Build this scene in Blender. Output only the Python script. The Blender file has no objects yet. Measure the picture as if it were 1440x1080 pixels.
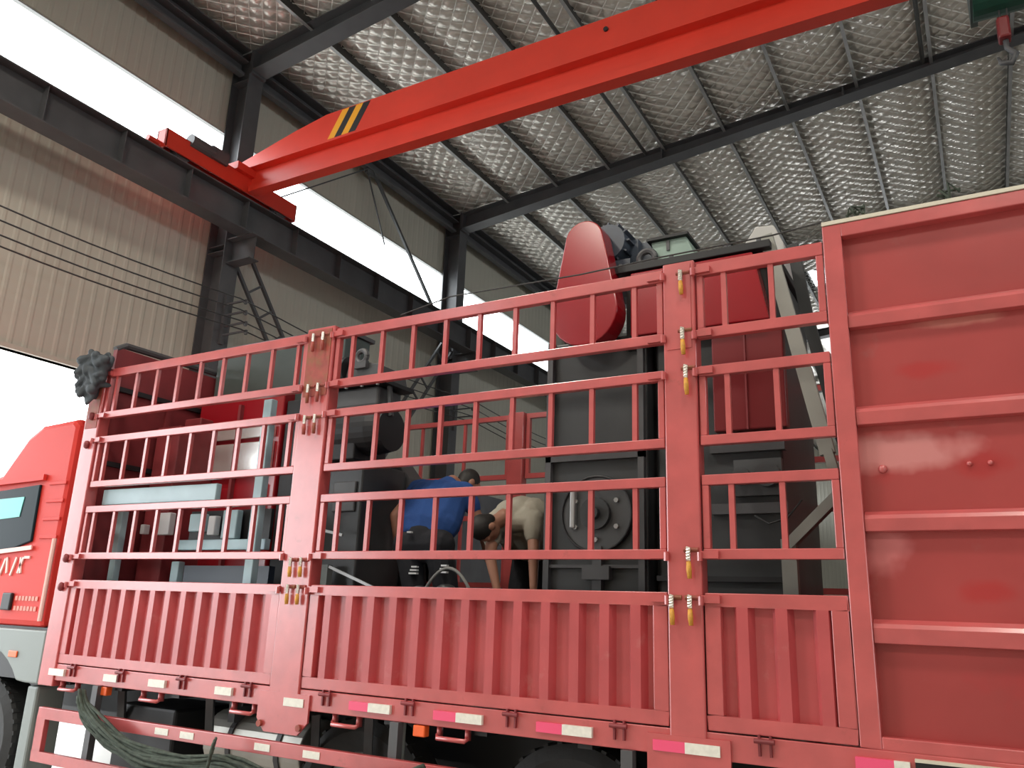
import bpy, bmesh, math, random
import numpy as np
from mathutils import Vector, Matrix
random.seed(4)
SC = bpy.context.scene
COL = SC.collection
PI = math.pi

# ------------------------------------------------------------------ camera, sky, exposure
YAW, PITCH, ROLL, FPX = -0.527306, 0.273950, 0.0368982, 1142.7
cam_d = bpy.data.cameras.new('camera'); cam = bpy.data.objects.new('camera', cam_d); COL.objects.link(cam)
_F = Vector((math.sin(YAW)*math.cos(PITCH), math.cos(YAW)*math.cos(PITCH), math.sin(PITCH)))
_R = Vector((math.cos(YAW), -math.sin(YAW), 0)); _U = _R.cross(_F)
_R2 = _R*math.cos(ROLL)+_U*math.sin(ROLL); _U2 = _U*math.cos(ROLL)-_R*math.sin(ROLL)
M3 = Matrix((_R2, _U2, -_F)).transposed()
cam.matrix_world = Matrix.Translation((0, 0, 1.65)) @ M3.to_4x4()
cam_d.sensor_width = 36; cam_d.lens = 36*FPX/1440; cam_d.clip_start = 0.05; cam_d.clip_end = 300
SC.camera = cam
W = bpy.data.worlds.new('sky'); SC.world = W; W.use_nodes = True
bg = W.node_tree.nodes['Background']; bg.inputs[0].default_value = (0.93, 0.97, 1.0, 1); bg.inputs[1].default_value = 5.4
SC.view_settings.view_transform = 'Standard'; SC.view_settings.look = 'None'
SC.view_settings.exposure = 0.45; SC.view_settings.gamma = 1; SC.view_settings.use_curve_mapping = False
SC.cycles.max_bounces = 10; SC.cycles.diffuse_bounces = 6; SC.cycles.transparent_max_bounces = 12
SC.cycles.caustics_reflective = False; SC.cycles.caustics_refractive = False
SC.cycles.use_denoising = True
SC.cycles.sample_clamp_indirect = 6.0

def portal(name, loc, rot, sx, sy):
    l = bpy.data.lights.new(name, 'AREA'); l.shape = 'RECTANGLE'; l.size = sx; l.size_y = sy
    l.cycles.is_portal = True
    o = bpy.data.objects.new(name, l); COL.objects.link(o); o.location = loc; o.rotation_euler = rot
# portals only steer sampling through the openings (light enters along local -Z)
portal('portal_side_door', (-10.3, 1.55, 2.28), (0, -PI/2, 0), 4.6, 11.5)
portal('portal_window_strip', (-10.3, 18, 8.45), (0, -PI/2, 0), 1.4, 56)
portal('portal_right_wall', (16.3, 18, 8.45), (0, PI/2, 0), 1.4, 56)
portal('portal_front_door', (12.0, -10.3, 2.0), (PI/2, 0, 0), 4.0, 4.0)

portal('portal_added_back_door', (-4.0, 46.3, 2.25), (-PI/2, 0, 0), 4, 4.5)  # belongs to the added back doorway

def added_fill_lamp(loc, power, col=(1, 0.93, 0.82), size=1.2):
    l = bpy.data.lights.new('added_fill_lamp', 'AREA'); l.shape = 'DISK'; l.size = size; l.energy = power; l.color = col
    o = bpy.data.objects.new('added_fill_lamp', l); COL.objects.link(o); o.location = loc
    return o
FILL_LAMPS = [(x, y, 9.4, e) for x, e in ((-5.5, 215), (1.0, 150), (8.0, 50)) for y in (-4.5, 1.0)]  # lamps added out of view to give light from overhead
for x, y, z, e in FILL_LAMPS: added_fill_lamp((x, y, z), e)

# ------------------------------------------------------------------ materials
def mat(name, col, rough=.5, metal=0, bump=0, bscale=20, var=0, vscale=3, spec=.5, coat=0, cr=.2, dirt=None, dscale=1.2, dlo=.55, dhi=.75):
    m = bpy.data.materials.new(name); m.use_nodes = True; nt = m.node_tree; n = nt.nodes; L = nt.links
    b = n['Principled BSDF']; b.inputs['Roughness'].default_value = rough; b.inputs['Metallic'].default_value = metal
    b.inputs['Specular IOR Level'].default_value = spec; b.inputs['Coat Weight'].default_value = coat
    b.inputs['Coat Roughness'].default_value = cr
    b.inputs['Base Color'].default_value = (*col, 1)
    tc = n.new('ShaderNodeTexCoord'); src = None
    if var:
        no = n.new('ShaderNodeTexNoise'); no.inputs['Scale'].default_value = vscale; no.inputs['Detail'].default_value = 5
        L.new(tc.outputs['Object'], no.inputs['Vector'])
        r = n.new('ShaderNodeValToRGB'); r.color_ramp.elements[0].position = .3; r.color_ramp.elements[1].position = .7
        r.color_ramp.elements[0].color = (*[c*(1-var) for c in col], 1); r.color_ramp.elements[1].color = (*[min(1, c*(1+var)) for c in col], 1)
        L.new(no.outputs['Fac'], r.inputs['Fac']); src = r.outputs['Color']
    if dirt:
        n2 = n.new('ShaderNodeTexNoise'); n2.inputs['Scale'].default_value = dscale; n2.inputs['Detail'].default_value = 8; n2.inputs['Roughness'].default_value = .65
        L.new(tc.outputs['Object'], n2.inputs['Vector'])
        mr = n.new('ShaderNodeMapRange'); mr.inputs['From Min'].default_value = dlo; mr.inputs['From Max'].default_value = dhi
        L.new(n2.outputs['Fac'], mr.inputs['Value'])
        mx = n.new('ShaderNodeMix'); mx.data_type = 'RGBA'
        L.new(mr.outputs['Result'], mx.inputs['Factor'])
        if src: L.new(src, mx.inputs['A'])
        else: mx.inputs['A'].default_value = (*col, 1)
        mx.inputs['B'].default_value = (*dirt, 1); src = mx.outputs['Result']
    if src: L.new(src, b.inputs['Base Color'])
    if bump:
        n3 = n.new('ShaderNodeTexNoise'); n3.inputs['Scale'].default_value = bscale; n3.inputs['Detail'].default_value = 4
        L.new(tc.outputs['Object'], n3.inputs['Vector'])
        bp = n.new('ShaderNodeBump'); bp.inputs['Strength'].default_value = bump; bp.inputs['Distance'].default_value = .02
        L.new(n3.outputs['Fac'], bp.inputs['Height']); L.new(bp.outputs['Normal'], b.inputs['Normal'])
    return m
M = {}
RED = (.50, .085, .085)
M['truck_red'] = mat('faded_truck_red', RED, .36, coat=.9, var=.12, vscale=6, bump=.06, bscale=14, dirt=(.30, .06, .05), dscale=9, dlo=.62, dhi=.8)
M['truck_red'].node_tree.nodes['Principled BSDF'].inputs['Coat IOR'].default_value = 1.55
M['board_red'] = mat('corrugated_red', (.46, .07, .075), .4, coat=.5, var=.1, vscale=4, dirt=(.56, .2, .19), dscale=5, dlo=.6, dhi=.85)
M['rust_red'] = mat('rusty_red', (.33, .06, .045), .6, var=.2, vscale=15, dirt=(.25, .09, .04), dscale=12, dlo=.45, dhi=.65)
M['cab_red'] = mat('cab_red', (.62, .045, .035), .5, spec=.2)
M['crane_red'] = mat('crane_red', (.66, .045, .025), .38, var=.06, vscale=2)
M['cover_red'] = mat('deep_red_cover', (.17, .012, .015), .35)
M['guard_red'] = mat('guard_red', (.30, .008, .015), .2, coat=.4, var=.05, vscale=2)
M['dark_red'] = mat('headboard_red', (.22, .03, .035), .5, var=.2, vscale=4)
M['steel_dark'] = mat('dark_blue_grey_steel', (.075, .075, .08), .45, var=.15, vscale=3)
M['purlin'] = mat('purlin_steel', (.05, .048, .045), .5, var=.15)
M['galv'] = mat('galvanised', (.42, .42, .42), .4, metal=.5, var=.1)
M['machine'] = mat('dark_grey_machine', (.038, .041, .044), .4, var=.25, vscale=2.5, bump=.06, bscale=4)
M['machine_mid'] = mat('mid_grey_machine', (.07, .073, .077), .42, var=.2, vscale=2.5)
M['machine_green'] = mat('green_grey_machine', (.06, .075, .072), .4, var=.2, vscale=2)
M['black'] = mat('black', (.012, .012, .014), .5)
M['motor'] = mat('blue_grey_motor', (.06, .075, .10), .4)
M['box_green'] = mat('pale_green_box', (.26, .36, .31), .45, var=.1)
M['pale_blue'] = mat('pale_blue_steel', (.42, .60, .66), .4, var=.08)
M['strut_grey'] = mat('putty_grey_strut', (.30, .30, .27), .5, var=.1)
M['hood_grey'] = mat('light_grey_hood', (.52, .51, .49), .6)
M['cream'] = mat('cream_strip', (.62, .58, .47), .6)
M['white_refl'] = mat('white_reflector', (.78, .76, .68), .35, var=.08, vscale=40)
M['pink_refl'] = mat('pink_reflector', (.85, .09, .2), .35)
M['orange'] = mat('orange_marker', (.9, .14, .03), .3)
M['chrome'] = mat('worn_chrome', (.7, .66, .6), .3, metal=.9, var=.2, vscale=60)
M['yellow_handle'] = mat('yellow_handle', (.62, .30, .04), .5, var=.2, vscale=50)
M['stripe_yellow'] = mat('stripe_yellow', (.85, .38, .02), .45)
M['rubber'] = mat('rubber', (.02, .02, .02), .75, bump=.2)
M['fender'] = mat('grey_fender', (.22, .25, .24), .5)
M['tank'] = mat('fuel_tank_alloy', (.45, .44, .4), .4, metal=.6, var=.15)
M['rope'] = mat('dark_green_rope', (.05, .065, .05), .9, var=.35, vscale=30)
M['tarp'] = mat('tarpaulin', (.05, .06, .07), .7, var=.3, vscale=9, bump=.4, bscale=12)
M['wall'] = mat('beige_cladding', (.47, .45, .38), .55, var=.04, vscale=.6)
M['dado'] = mat('grey_lower_wall', (.12, .12, .13), .8, var=.2, vscale=2)
M['concrete'] = mat('concrete_floor', (.47, .45, .41), .6, var=.12, vscale=.8)
M['yard'] = mat('pale_yard', (.34, .335, .32), .8, var=.05, vscale=.3)
M['skin'] = mat('skin', (.36, .17, .11), .55)
M['hair'] = mat('hair', (.012, .01, .009), .6)
M['blue_cloth'] = mat('blue_cotton', (.02, .075, .27), .85, bump=.3, bscale=18, var=.15, vscale=5)
M['black_cloth'] = mat('black_cotton', (.012, .013, .018), .85, bump=.3, bscale=15)
M['beige_cloth'] = mat('greige_cotton', (.40, .37, .30), .85, bump=.3, bscale=18, var=.1, vscale=4)
M['pale_print'] = mat('pale_print', (.7, .72, .74), .7)
M['pale_letter'] = mat('pale_lettering', (.85, .55, .5), .5)
M['reflection_white'] = mat('white_reflection_plate', (.93, .93, .9), .22, metal=.75)  # stands in for the white door reflection on the red housing
M['wire'] = mat('wire_black', (.03, .03, .03), .6)
M['seat_grey'] = mat('hose_grey', (.25, .25, .24), .6)

def glass(name, col, rough=.02, trans=.8):
    m = bpy.data.materials.new(name); m.use_nodes = True; nt = m.node_tree; n = nt.nodes; L = nt.links
    n.remove(n['Principled BSDF']); out = n['Material Output']
    t = n.new('ShaderNodeBsdfTransparent'); t.inputs[0].default_value = (*col, 1)
    g = n.new('ShaderNodeBsdfGlossy'); g.inputs['Roughness'].default_value = rough
    f = n.new('ShaderNodeFresnel'); f.inputs['IOR'].default_value = 1.45
    x = n.new('ShaderNodeMixShader'); L.new(f.outputs[0], x.inputs[0]); L.new(t.outputs[0], x.inputs[1]); L.new(g.outputs[0], x.inputs[2])
    L.new(x.outputs[0], out.inputs[0]); return m
M['glass'] = glass('clear_window_glass', (.95, .97, .97))
M['cab_glass'] = mat('dark_cab_glass', (.012, .022, .028), .3, spec=.05)
M['cab_reflect'] = mat('teal_painted_reflection', (.15, .55, .52), .3, spec=.2)  # teal colour imitates a reflection in the cab glass

def foil():
    m = bpy.data.materials.new('silver_foil_blanket'); m.use_nodes = True; nt = m.node_tree; n = nt.nodes; L = nt.links
    b = n['Principled BSDF']; b.inputs['Metallic'].default_value = .55; b.inputs['Roughness'].default_value = .3
    b.inputs['Base Color'].default_value = (.92, .87, .80, 1)
    tc = n.new('ShaderNodeTexCoord')
    mp = n.new('ShaderNodeMapping'); mp.inputs['Rotation'].default_value = (0, 0, .8); mp.inputs['Scale'].default_value = (1, 3, 1)
    L.new(tc.outputs['Object'], mp.inputs['Vector'])
    a = n.new('ShaderNodeTexNoise'); a.inputs['Scale'].default_value = 5.5; a.inputs['Detail'].default_value = 3; a.inputs['Distortion'].default_value = .8
    L.new(mp.outputs[0], a.inputs['Vector'])
    bp = n.new('ShaderNodeBump'); bp.inputs['Strength'].default_value = .18; bp.inputs['Distance'].default_value = .03
    L.new(a.outputs['Fac'], bp.inputs['Height'])
    L.new(bp.outputs['Normal'], b.inputs['Normal'])
    return m
M['foil'] = foil()
M['mesh_wire'] = mat('galvanised_mesh_wire', (.9, .89, .85), .4)

def stained(name, base, spots):
    """red sheet with touched-up patches at fixed places on the sheet (object coordinates)"""
    m = mat(name, base, .36, var=.12, vscale=1.6, bump=.3, bscale=1.8, dirt=(.36, .10, .09), dscale=4, dlo=.62, dhi=.8)
    nt = m.node_tree; n = nt.nodes; L = nt.links; b = n['Principled BSDF']
    src = b.inputs['Base Color'].links[0].from_socket
    tc = n.new('ShaderNodeTexCoord')
    ns = n.new('ShaderNodeTexNoise'); ns.inputs['Scale'].default_value = 9
    L.new(tc.outputs['Object'], ns.inputs['Vector'])
    for (x, z, rx, rz, col) in spots:
        mp = n.new('ShaderNodeMapping'); mp.vector_type = 'POINT'
        mp.inputs['Location'].default_value = (-x/rx, 0, -z/rz); mp.inputs['Scale'].default_value = (1/rx, 0, 1/rz)
        L.new(tc.outputs['Object'], mp.inputs['Vector'])
        ln = n.new('ShaderNodeVectorMath'); ln.operation = 'LENGTH'; L.new(mp.outputs[0], ln.inputs[0])
        ad = n.new('ShaderNodeMath'); ad.operation = 'MULTIPLY_ADD'; L.new(ns.outputs['Fac'], ad.inputs[0]); ad.inputs[1].default_value = 1.1; L.new(ln.outputs['Value'], ad.inputs[2])
        mr = n.new('ShaderNodeMapRange'); mr.inputs['From Min'].default_value = 1.15; mr.inputs['From Max'].default_value = 1.75
        mr.inputs['To Min'].default_value = .8; mr.inputs['To Max'].default_value = 0
        L.new(ad.outputs[0], mr.inputs['Value'])
        mx = n.new('ShaderNodeMix'); mx.data_type = 'RGBA'; L.new(mr.outputs['Result'], mx.inputs['Factor']); L.new(src, mx.inputs['A'])
        mx.inputs['B'].default_value = (*col, 1); src = mx.outputs['Result']
    L.new(src, b.inputs['Base Color'])
    return m

# ------------------------------------------------------------------ mesh helpers
class MB:
    def __init__(s): s.v = []; s.f = []
    def add(s, vs, fs):
        o = len(s.v); s.v += [tuple(v) for v in vs]; s.f += [tuple(i+o for i in f) for f in fs]; return s
    def box(s, x0, x1, y0, y1, z0, z1):
        v = [(x, y, z) for z in (z0, z1) for y in (y0, y1) for x in (x0, x1)]
        return s.add(v, [(0, 2, 3, 1), (4, 5, 7, 6), (0, 1, 5, 4), (2, 6, 7, 3), (0, 4, 6, 2), (1, 3, 7, 5)])
    def bar(s, a, b, w, h, up=(0, 0, 1)):
        a = Vector(a); b = Vector(b); d = (b-a).normalized(); u = Vector(up)
        if abs(d.dot(u)) > .98: u = Vector((0, 1, 0))
        r = d.cross(u).normalized(); u = r.cross(d)
        v = []
        for p in (a, b):
            for (i, j) in ((-1, -1), (1, -1), (1, 1), (-1, 1)): v.append(p+r*i*w/2+u*j*h/2)
        return s.add(v, [(3, 2, 1, 0), (4, 5, 6, 7), (0, 1, 5, 4), (1, 2, 6, 5), (2, 3, 7, 6), (3, 0, 4, 7)])
    def tube(s, pts, r, n=8, cap=True):
        pts = [Vector(p) for p in pts]; rs = r if isinstance(r, (list, tuple)) else [r]*len(pts)
        o = len(s.v); pu = None
        for i, p in enumerate(pts):
            d = (pts[min(i+1, len(pts)-1)]-pts[max(i-1, 0)]).normalized()
            u = pu if pu is not None else Vector((0, 0, 1))
            if abs(d.dot(u)) > .95: u = Vector((0, 1, 0)) if abs(d.y) < .9 else Vector((1, 0, 0))
            a = d.cross(u).normalized(); b = a.cross(d).normalized(); pu = b
            for k in range(n):
                t = 2*PI*k/n; s.v.append(tuple(p+(a*math.cos(t)+b*math.sin(t))*rs[i]))
        for i in range(len(pts)-1):
            for k in range(n):
                k2 = (k+1) % n; s.f.append((o+i*n+k, o+i*n+k2, o+(i+1)*n+k2, o+(i+1)*n+k))
        if cap:
            s.f.append(tuple(o+k for k in range(n-1, -1, -1))); s.f.append(tuple(o+(len(pts)-1)*n+k for k in range(n)))
        return s
    def prism(s, poly, axis, a, b):
        """poly 2-D outline extruded along axis ('x','y','z') between a and b"""
        def P(u, v, w): return {'x': (w, u, v), 'y': (u, w, v), 'z': (u, v, w)}[axis]
        n = len(poly); v = [P(p[0], p[1], a) for p in poly]+[P(p[0], p[1], b) for p in poly]
        f = [tuple(range(n)), tuple(range(2*n-1, n-1, -1))]+[(i, i+n, (i+1) % n+n, (i+1) % n) for i in range(n)]
        return s.add(v, f)
    def ell(s, c, r, n=12, m=8, rot=None):
        o = len(s.v); c = Vector(c); rot = rot or Matrix.Identity(3)
        for j in range(m+1):
            ph = PI*j/m
            for k in range(n):
                t = 2*PI*k/n
                s.v.append(tuple(c+rot@Vector((r[0]*math.sin(ph)*math.cos(t), r[1]*math.sin(ph)*math.sin(t), r[2]*math.cos(ph)))))
        for j in range(m):
            for k in range(n):
                k2 = (k+1) % n; s.f.append((o+j*n+k, o+(j+1)*n+k, o+(j+1)*n+k2, o+j*n+k2))
        return s
    def cap(s, a, b, ra, rb, n=12):
        """tapered capsule"""
        a = Vector(a); b = Vector(b); d = (b-a).normalized(); pts = []; rs = []
        for t in (1, .8, .45, 0): pts.append(a-d*ra*math.sin(t*PI/2)); rs.append(max(ra*math.cos(t*PI/2), .0005))
        for t in (0, .45, .8, 1): pts.append(b+d*rb*math.sin(t*PI/2)); rs.append(max(rb*math.cos(t*PI/2), .0005))
        return s.tube(pts, rs, n)
    def mesh(s, name):
        me = bpy.data.meshes.new(name); me.from_pydata(s.v, [], s.f); me.validate(); 
        bm = bmesh.new(); bm.from_mesh(me); bmesh.ops.remove_doubles(bm, verts=bm.verts, dist=1e-6); bmesh.ops.recalc_face_normals(bm, faces=bm.faces); bm.to_mesh(me); bm.free()
        return me
    def build(s, name, m, parent=None, bevel=0, smooth=False, remesh=0):
        me = s.mesh(name); me.materials.append(m)
        o = bpy.data.objects.new(name, me); COL.objects.link(o)
        if parent: o.parent = parent
        if smooth:
            for p in me.polygons: p.use_smooth = True
        if remesh:
            r = o.modifiers.new('fuse', 'REMESH'); r.mode = 'VOXEL'; r.voxel_size = remesh; r.use_smooth_shade = True
            q = o.modifiers.new('soften', 'SMOOTH'); q.factor = .5; q.iterations = 4
        if bevel:
            b = o.modifiers.new('bevel', 'BEVEL'); b.width = bevel; b.segments = 2; b.limit_method = 'ANGLE'; b.angle_limit = .7
        return o
def place(name, me, loc, parent=None, rz=0):
    o = bpy.data.objects.new(name, me); COL.objects.link(o); o.location = loc; o.rotation_euler = (0, 0, rz)
    if parent: o.parent = parent
    return o
def tag(o, label, cat, group=None, kind=None):
    o['label'] = label; o['category'] = cat
    if group: o['group'] = group
    if kind: o['kind'] = kind
    return o
def struct(o, label=None, cat=None):
    o['kind'] = 'structure'
    if label: o['label'] = label
    if cat: o['category'] = cat
    return o
def thing(name, label, cat, loc=(0, 0, 0), group=None):
    o = bpy.data.objects.new(name, None); COL.objects.link(o); o.empty_display_size = .2
    o.location = loc; o['label'] = label; o['category'] = cat
    if group: o['group'] = group
    return o
def rebase(root):
    """parts were modelled in world coordinates: keep them there under a root that stands at its own base"""
    bpy.context.view_layer.update()
    for c in root.children: c.matrix_parent_inverse = Matrix.Translation(root.location).inverted()

# ------------------------------------------------------------------ the hall
Y0, Y1 = -10.2, 46.0
XW, XR, XM = -10.2, 16.2, 3.0
def zroof(x): return 10.72+.083*(min(x, 2*XM-x)+9.73)

struct(MB().box(XW-.2, XR, Y0, Y1, -.2, 0).build('floor', M['concrete']), 'grey concrete floor of the workshop hall', 'floor')
struct(MB().box(-70, XW-.2, -60, 90, -.25, -.03).build('ground', M['yard']), 'pale concrete yard outside the side door', 'ground')

def ribbed(mb, y0, y1, z0, z1, x, pitch=.19, depth=.006, ax='x', sgn=1):
    """trapezoid-ribbed steel cladding"""
    pr = []; y = y0
    while y < y1:
        for (t, d) in ((0, 0), (.55, 0), (.68, 1), (.87, 1)):
            yy = y+t*pitch
            if yy < y1: pr.append((yy, d*depth))
        y += pitch
    pr.append((y1, 0)); o = len(mb.v)
    for (yy, d) in pr:
        for z in (z0, z1):
            mb.v.append((x+sgn*d, yy, z) if ax == 'x' else (yy, x+sgn*d, z))
    for i in range(len(pr)-1): mb.f.append((o+2*i, o+2*i+2, o+2*i+3, o+2*i+1))
    back = -.12*sgn
    if ax == 'x': mb.box(*sorted((x+back, x-.01*sgn)), y0, y1, z0, z1)
    else: mb.box(y0, y1, *sorted((x+back, x-.01*sgn)), z0, z1)

WZ0, WZ1 = 7.75, 9.13
DY0, DY1, DZ = -4.2, 7.3, 4.56
w = MB()
ribbed(w, Y0, Y1, WZ1, 10.75, XW)
ribbed(w, Y0, Y1, DZ, WZ0, XW)
ribbed(w, Y0, DY0, 0, DZ, XW); ribbed(w, DY1, Y1, 4.3, DZ, XW)
wl = struct(w.build('wall_left', M['wall']), 'beige ribbed steel side wall below and above the window strip', 'wall')
MB().box(XW-.14, XW+.05, DY1, Y1, 0, 4.3).build('lower_wall', M['dado'], wl)
w = MB(); ribbed(w, Y0, Y1, WZ1, 10.75, XR, sgn=-1); ribbed(w, Y0, Y1, 0, WZ0, XR, sgn=-1)
struct(w.build('wall_right', M['wall']), 'beige ribbed steel wall on the right of the hall', 'wall')
w = MB(); ribbed(w, XW, -6, 0, 12.1, Y1, ax='y', sgn=-1); ribbed(w, -2, XR, 0, 12.1, Y1, ax='y', sgn=-1); ribbed(w, -6, -2, 4.5, 12.1, Y1, ax='y', sgn=-1)  # hidden doorway added so daylight brightens the foil ceiling
struct(w.build('wall_back', M['wall']), 'beige ribbed end wall with an added doorway hidden far behind the truck', 'wall')
w = MB(); ribbed(w, XW, 10.0, 0, 12.1, Y0, ax='y'); ribbed(w, 14.0, XR, 0, 12.1, Y0, ax='y'); ribbed(w, 10.0, 14.0, 4.0, 12.1, Y0, ax='y')
struct(w.build('wall_front', M['wall']), 'beige ribbed end wall with a tall doorway behind the viewer', 'wall')

COLY = [1.53, 7.90, 14.27, 20.64, 27.01, 33.38, 39.75]
# window strip: one window per bay
wn = 0
edges = [Y0]+COLY+[Y1]
for i in range(len(edges)-1):
    wn += 1
    f = MB(); a, b = edges[i]+.02, edges[i+1]-.02
    for z in (WZ0, WZ1): f.box(XW-.08, XW-.02, a, b, z-.02, z+.02)
    f.box(XW-.08, XW-.02, a, a+.04, WZ0, WZ1); f.box(XW-.08, XW-.02, b-.04, b, WZ0, WZ1)
    fo = struct(f.build('window_%d' % wn, M['galv']))
    MB().add([(XW-.05, a, WZ0), (XW-.05, b, WZ0), (XW-.05, b, WZ1), (XW-.05, a, WZ1)], [(0, 1, 2, 3)]).build('pane', M['glass'], fo)
wr = struct(MB().box(XR+.02, XR+.06, Y0, Y1, WZ0-.03, WZ0).box(XR+.02, XR+.06, Y0, Y1, WZ1, WZ1+.03).build('window_%d' % (wn+1), M['galv']))
MB().add([(XR+.05, Y0, WZ0), (XR+.05, Y1, WZ0), (XR+.05, Y1, WZ1), (XR+.05, Y0, WZ1)], [(0, 1, 2, 3)]).build('pane', M['glass'], wr)
# door trim round the big side doorway
struct(MB().box(XW-.14, XW+.04, DY0-.06, DY0, 0, DZ).box(XW-.14, XW+.04, DY1, DY1+.06, 0, DZ+.06).box(XW-.14, XW+.04, DY0-.06, DY1, DZ, DZ+.06).build('trim_1', M['wall']), 'beige steel trim around the open side doorway', 'trim')

# ceiling: foil blanket pressed down onto a diagonal wire mesh, held between the purlins
PX0, PDX = -8.57, 1.235
SKY = (-6.3, -2.9, 22.4, 24.0)
def foilsheet(x0, x1, y0, y1, step, amp, seed):
    rng = np.random.RandomState(seed)
    xs = np.linspace(x0, x1, int(round((x1-x0)/step))+1); ys = np.linspace(y0, y1, int(round((y1-y0)/step))+1)
    X, Y = np.meshgrid(xs, ys)
    c = .21*math.sqrt(2)
    U = (X+Y)/c; V = (X-Y)/c
    pil = np.abs(np.sin(PI*U)*np.sin(PI*V))**.8
    R = rng.uniform(.65, 1.35, (512, 512))
    cell = R[np.floor(U).astype(int) % 512, np.floor(V).astype(int) % 512]
    xm = np.where(X > XM, 2*XM-X, X)
    Z = 10.72+.083*(xm+9.73)
    ph = ((X-PX0)/PDX) % 1
    sag = np.sin(PI*ph)**.7*.06
    big = rng.uniform(-1, 1, (64, 64))
    gx = (X*1.3) % 63; gy = (Y*1.1) % 63; ix = gx.astype(int); iy = gy.astype(int); fx = gx-ix; fy = gy-iy
    fx = fx*fx*(3-2*fx); fy = fy*fy*(3-2*fy)
    nb = big[ix, iy]*(1-fx)*(1-fy)+big[(ix+1) % 64, iy]*fx*(1-fy)+big[ix, (iy+1) % 64]*(1-fx)*fy+big[(ix+1) % 64, (iy+1) % 64]*fx*fy
    Zb = Z-sag-.012*nb+.02
    Zf = Zb-amp*pil*cell
    v = np.stack([X, Y, Zf], -1).reshape(-1, 3)
    ny, nx = X.shape; idx = np.arange(nx*ny).reshape(ny, nx)
    q = np.stack([idx[:-1, :-1], idx[1:, :-1], idx[1:, 1:], idx[:-1, 1:]], -1).reshape(-1, 4)
    cx = (X[:-1, :-1]+X[1:, 1:]).reshape(-1)/2; cy = (Y[:-1, :-1]+Y[1:, 1:]).reshape(-1)/2
    keep = ~((cx > SKY[0]) & (cx < SKY[1]) & (cy > SKY[2]) & (cy < SKY[3]))
    return v, q[keep]
parts = [foilsheet(-10.15, 3.0, 5.0, 26.0, .04, .04, 3), foilsheet(-10.15, 3.0, 26.0, Y1, .105, .034, 4),
         foilsheet(-10.15, 3.0, Y0, 5.0, .2, .02, 5), foilsheet(3.0, XR, Y0, Y1, .25, .02, 6)]
vv = []; qq = []; off = 0
for v, q in parts: vv.append(v); qq.append(q+off); off += len(v)
vv = np.concatenate(vv).astype(np.float32); qq = np.concatenate(qq).astype(np.int32)
me = bpy.data.meshes.new('ceiling'); me.vertices.add(len(vv)); me.vertices.foreach_set('co', vv.ravel())
me.loops.add(qq.size); me.loops.foreach_set('vertex_index', qq.ravel()); me.polygons.add(len(qq))
me.polygons.foreach_set('loop_start', np.arange(0, qq.size, 4, dtype=np.int32)); me.polygons.foreach_set('loop_total', np.full(len(qq), 4, dtype=np.int32))
me.polygons.foreach_set('use_smooth', np.ones(len(qq), dtype=bool)); me.update(calc_edges=True); me.materials.append(M['foil'])
ceil = bpy.data.objects.new('ceiling', me); COL.objects.link(ceil)
struct(ceil, 'quilted silver foil insulation under the roof', 'ceiling')
# wire mesh under the foil (diagonal)
wm = MB(); c = .21
def ftop(x): 
    ph = ((x-PX0)/PDX) % 1
    return zroof(x)-math.sin(PI*ph)**.7*.06-.024
def mwire(x0, y0, sg):
    pts = []; x = x0
    while x < 3.0:
        y = y0+sg*(x-x0)
        if 5.0 < y < 24: pts.append((x, y, ftop(x)))
        x += .31
    if len(pts) > 1: wm.tube(pts, .007, 3, cap=False)
d2 = .21*2/math.sqrt(2)*1.0
k = 0
while k*c*math.sqrt(2)-15 < 26:
    y0 = k*c*math.sqrt(2)-15
    # lines through integer U and V cells
    mwire(-10.15, round((y0-10.15)/(c*math.sqrt(2)))*c*math.sqrt(2)+10.15, -1) if False else None
    k += 1
cc = c*math.sqrt(2)
for n_ in range(int((5-10.15)/cc)-2, int((24+3)/cc)+2):      # X+Y = n*cc
    mwire(-10.15, n_*cc+10.15, -1)
for n_ in range(int((-10.15-24)/cc)-2, int((3-5)/cc)+2):     # X-Y = n*cc
    mwire(-10.15, -10.15-n_*cc, 1)
wmo = wm.build('wire_mesh', M['mesh_wire'], ceil); wmo['kind'] = 'stuff'
# roof sheet above so no light leaks
rs = MB()
def rbox(x0, x1, y0, y1): 
    rs.add([(x0, y0, zroof(x0)+.12), (x1, y0, zroof(x1)+.12), (x1, y1, zroof(x1)+.12), (x0, y1, zroof(x0)+.12)], [(0, 1, 2, 3)])
rbox(XW-.4, XM, Y0-.2, SKY[2]); rbox(XW-.4, SKY[0], SKY[2], SKY[3]); rbox(SKY[1], XM, SKY[2], SKY[3]); rbox(XW-.4, XM, SKY[3], Y1+.2); rbox(XM, XR+.2, Y0-.2, Y1+.2)
rs.build('roof_sheet', M['galv'], ceil)
sl = MB().box(SKY[0], SKY[0]+.05, SKY[2], SKY[3], zroof(SKY[0])-.05, zroof(SKY[0])+.1).box(SKY[1]-.05, SKY[1], SKY[2], SKY[3], zroof(SKY[1])-.05, zroof(SKY[1])+.1)
so = struct(sl.build('window_%d' % (wn+2), M['galv']))
MB().add([(SKY[0], SKY[2], zroof(SKY[0])+.06), (SKY[1], SKY[2], zroof(SKY[1])+.06), (SKY[1], SKY[3], zroof(SKY[1])+.06), (SKY[0], SKY[3], zroof(SKY[0])+.06)], [(0, 1, 2, 3)]).build('pane', M['glass'], so)
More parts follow.
